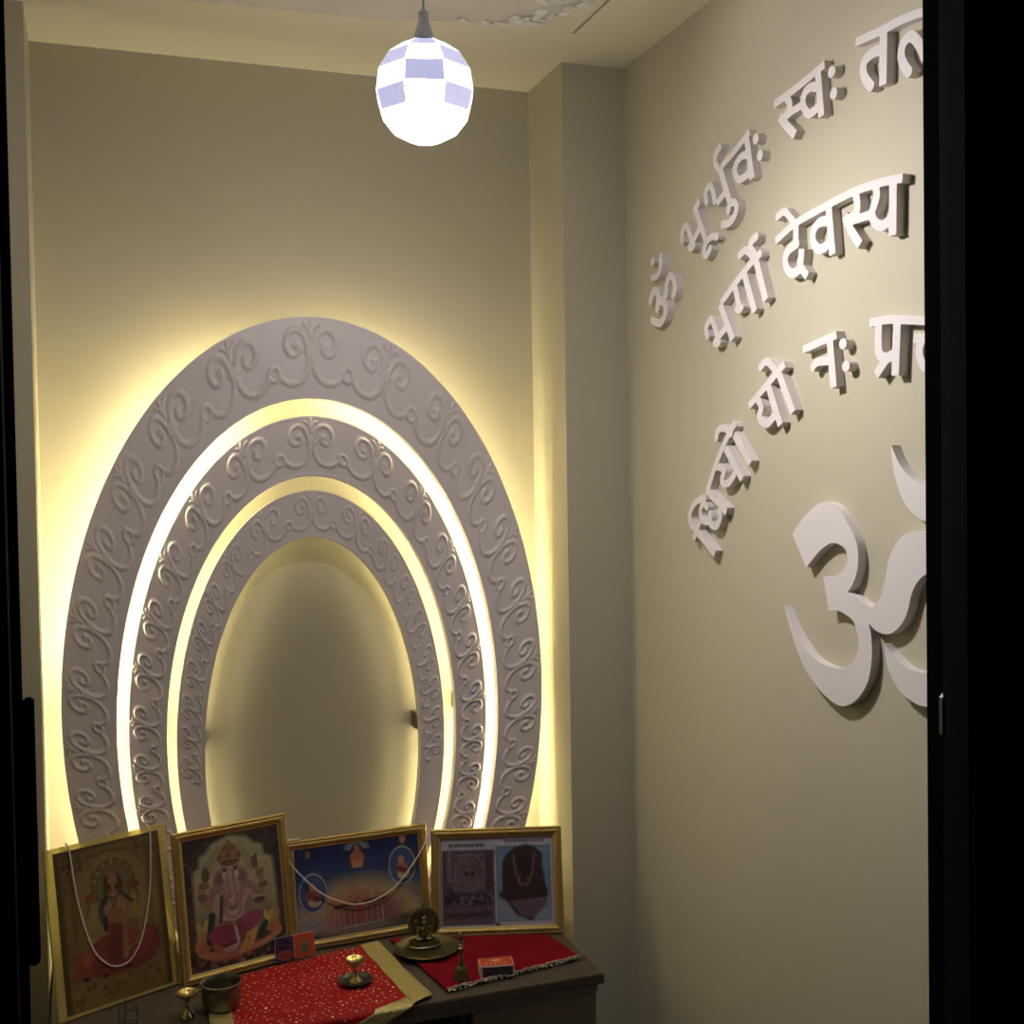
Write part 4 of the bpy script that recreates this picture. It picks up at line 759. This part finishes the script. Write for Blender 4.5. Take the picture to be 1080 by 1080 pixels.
b.add(f+f2, [tuple(range(n)), tuple(reversed(range(n, 2*n)))]+[(k, n+k, n+(k+1) % n, (k+1) % n) for k in range(n)]).build('back_plate', M['bronze'], o)
b = MB(); b.ball((0, -.001, .0215), (.0062, .0046, .0085), 14, 10); b.ball((0, -.0015, .0335), (.0042, .004, .0048), 12, 8); b.ball((0, -.001, .0395), (.0036, .0034, .0042), 10, 7); b.ball((0, -.001, .0435), (.0016, .0016, .003), 8, 6)
b.ball((-.0065, -.003, .0125), (.0068, .0046, .0034), 12, 8); b.ball((.0065, -.003, .0125), (.0068, .0046, .0034), 12, 8)
for s in (-1, 1):
    b.tube([(s*.0055, -.001, .0275), (s*.0098, -.002, .0225), (s*.0085, -.0055, .018), (s*.006, -.007, .0185)], [.0019, .0017, .0014, .0012], 8)
    b.tube([(s*.0052, 0, .0275), (s*.0105, .001, .0285), (s*.0115, .0005, .034)], [.0018, .0015, .0012], 8); b.ball((s*.0115, .0005, .0358), .0019, 8, 6)
b.tube([(0, -.0055, .033), (.0004, -.0072, .029), (.0016, -.0072, .0255)], [.0014, .0012, .0009], 8)
b.build('deity_body', M['brass'], o, smooth=True)
o = at('hand_bell', .5275, 1.750, .0034, 'small brass puja bell with a tall ringed handle, left of the matchbox', 'bell'); o.scale = (1.08, 1.08, 1.08)
MB().lathe([(.0128, 0), (.0130, .0012), (.0112, .005), (.0098, .011), (.0088, .017), (.0062, .0205), (.0001, .0215)], 36).build('bell_mouth', M['brass'], o, smooth=True)
MB().lathe([(.0001, .0205), (.0034, .021), (.0028, .026), (.0026, .040), (.0030, .046), (.0050, .0478), (.0030, .0496), (.0046, .0515), (.0030, .0535), (.0042, .0555), (.0030, .0575), (.0040, .0605), (.0044, .064), (.0034, .0675), (.0016, .070), (.0001, .0712)], 24).build('handle', M['bronze'], o, smooth=True)
o = at('matchbox', .5868, 1.7545, .0034, 'orange topped matchbox with a dark striking side, on the velvet cloth', 'matchbox'); o.rotation_euler = (0, 0, -.2)
mw, md, mh = .0545, .034, .0185
MB().box((-mw/2, -md/2, 0), (mw/2, md/2, mh)).build('sleeve', M['mbside'], o, bevel=.0004)
MB().box((-mw/2+.004, -md/2-.0004, .0018), (mw/2-.0025, -md/2, mh-.0018)).build('striker_strip', M['strike'], o)
g = Art(110, 70, (226, 104, 66)); g.rect(.035, .06, .965, .93, (196, 66, 32)); g.rect(.0, .0, .30, .12, (110, 80, 90), .7, 8)
for x in (.20, .335, .47, .61, .745): g.ell(x, .71, .030, .085, (244, 178, 128), .85, soft=3.5)      # row of small pale worn marks, too worn to read
g.ell(.5, .35, .20, .16, (222, 120, 60)); g.ell(.5, .35, .11, .09, (240, 190, 120))
picture('label_print', g, -mw/2+.0008, mw/2-.0008, -md/2+.0008, md/2-.0008, mh+.0002, 'card', o, flat=True)
o = at('incense_stand', .033, 1.772, .0006, 'little dark incense stand with thin upright prongs, left front of the table', 'incense holder')
MB().lathe([(.0001, 0), (.021, 0), (.0215, .0012), (.018, .003), (.006, .005), (.0001, .0052)], 32).build('base', M['dark'], o, smooth=True)
MB().tube([(.0165*math.cos(t), .0165*math.sin(t), .021) for t in np.linspace(0, 2*PI, 33)[:-1]], .0011, 8, True).build('ring', M['steel'], o, smooth=True)
for k, (a, h) in enumerate(((2.6, .030), (1.9, .040), (.9, .030), (4.2, .026))):
    x, y = .0165*math.cos(a), .0165*math.sin(a); MB().tube([(x, y, .003), (x, y, h)], [.0012, .0008], 8).build('prong', M['steel'], o, smooth=True)

# ------------------------------------------------------------------ camera, world, view
yaw, pitch, roll = .34263, -.0261, -.01572
fwd = Vector((math.sin(yaw)*math.cos(pitch), math.cos(yaw)*math.cos(pitch), math.sin(pitch)))
r0 = Vector((math.cos(yaw), -math.sin(yaw), 0)); u0 = r0.cross(fwd)
r = math.cos(roll)*r0+math.sin(roll)*u0; u = -math.sin(roll)*r0+math.cos(roll)*u0
cd = bpy.data.cameras.new('camera'); cd.sensor_width = 36; cd.lens = 1239.273/1080*36; cd.clip_start = .02
co = bpy.data.objects.new('camera', cd); C.objects.link(co)
mx = Matrix.Identity(4)
for i in range(3): mx[i][0] = r[i]; mx[i][1] = u[i]; mx[i][2] = -fwd[i]
mx.translation = Vector((0, 0, H)); co.matrix_world = mx
sc = bpy.context.scene; sc.camera = co
wd = bpy.data.worlds.new('dark room outside'); wd.use_nodes = True; sc.world = wd
wd.node_tree.nodes['Background'].inputs[0].default_value = (.8, .8, 1, 1); wd.node_tree.nodes['Background'].inputs[1].default_value = .02
sc.view_settings.view_transform = 'Standard'; sc.view_settings.look = 'None'; sc.view_settings.gamma = 1
sc.view_settings.exposure = EXPO; sc.view_settings.use_curve_mapping = False
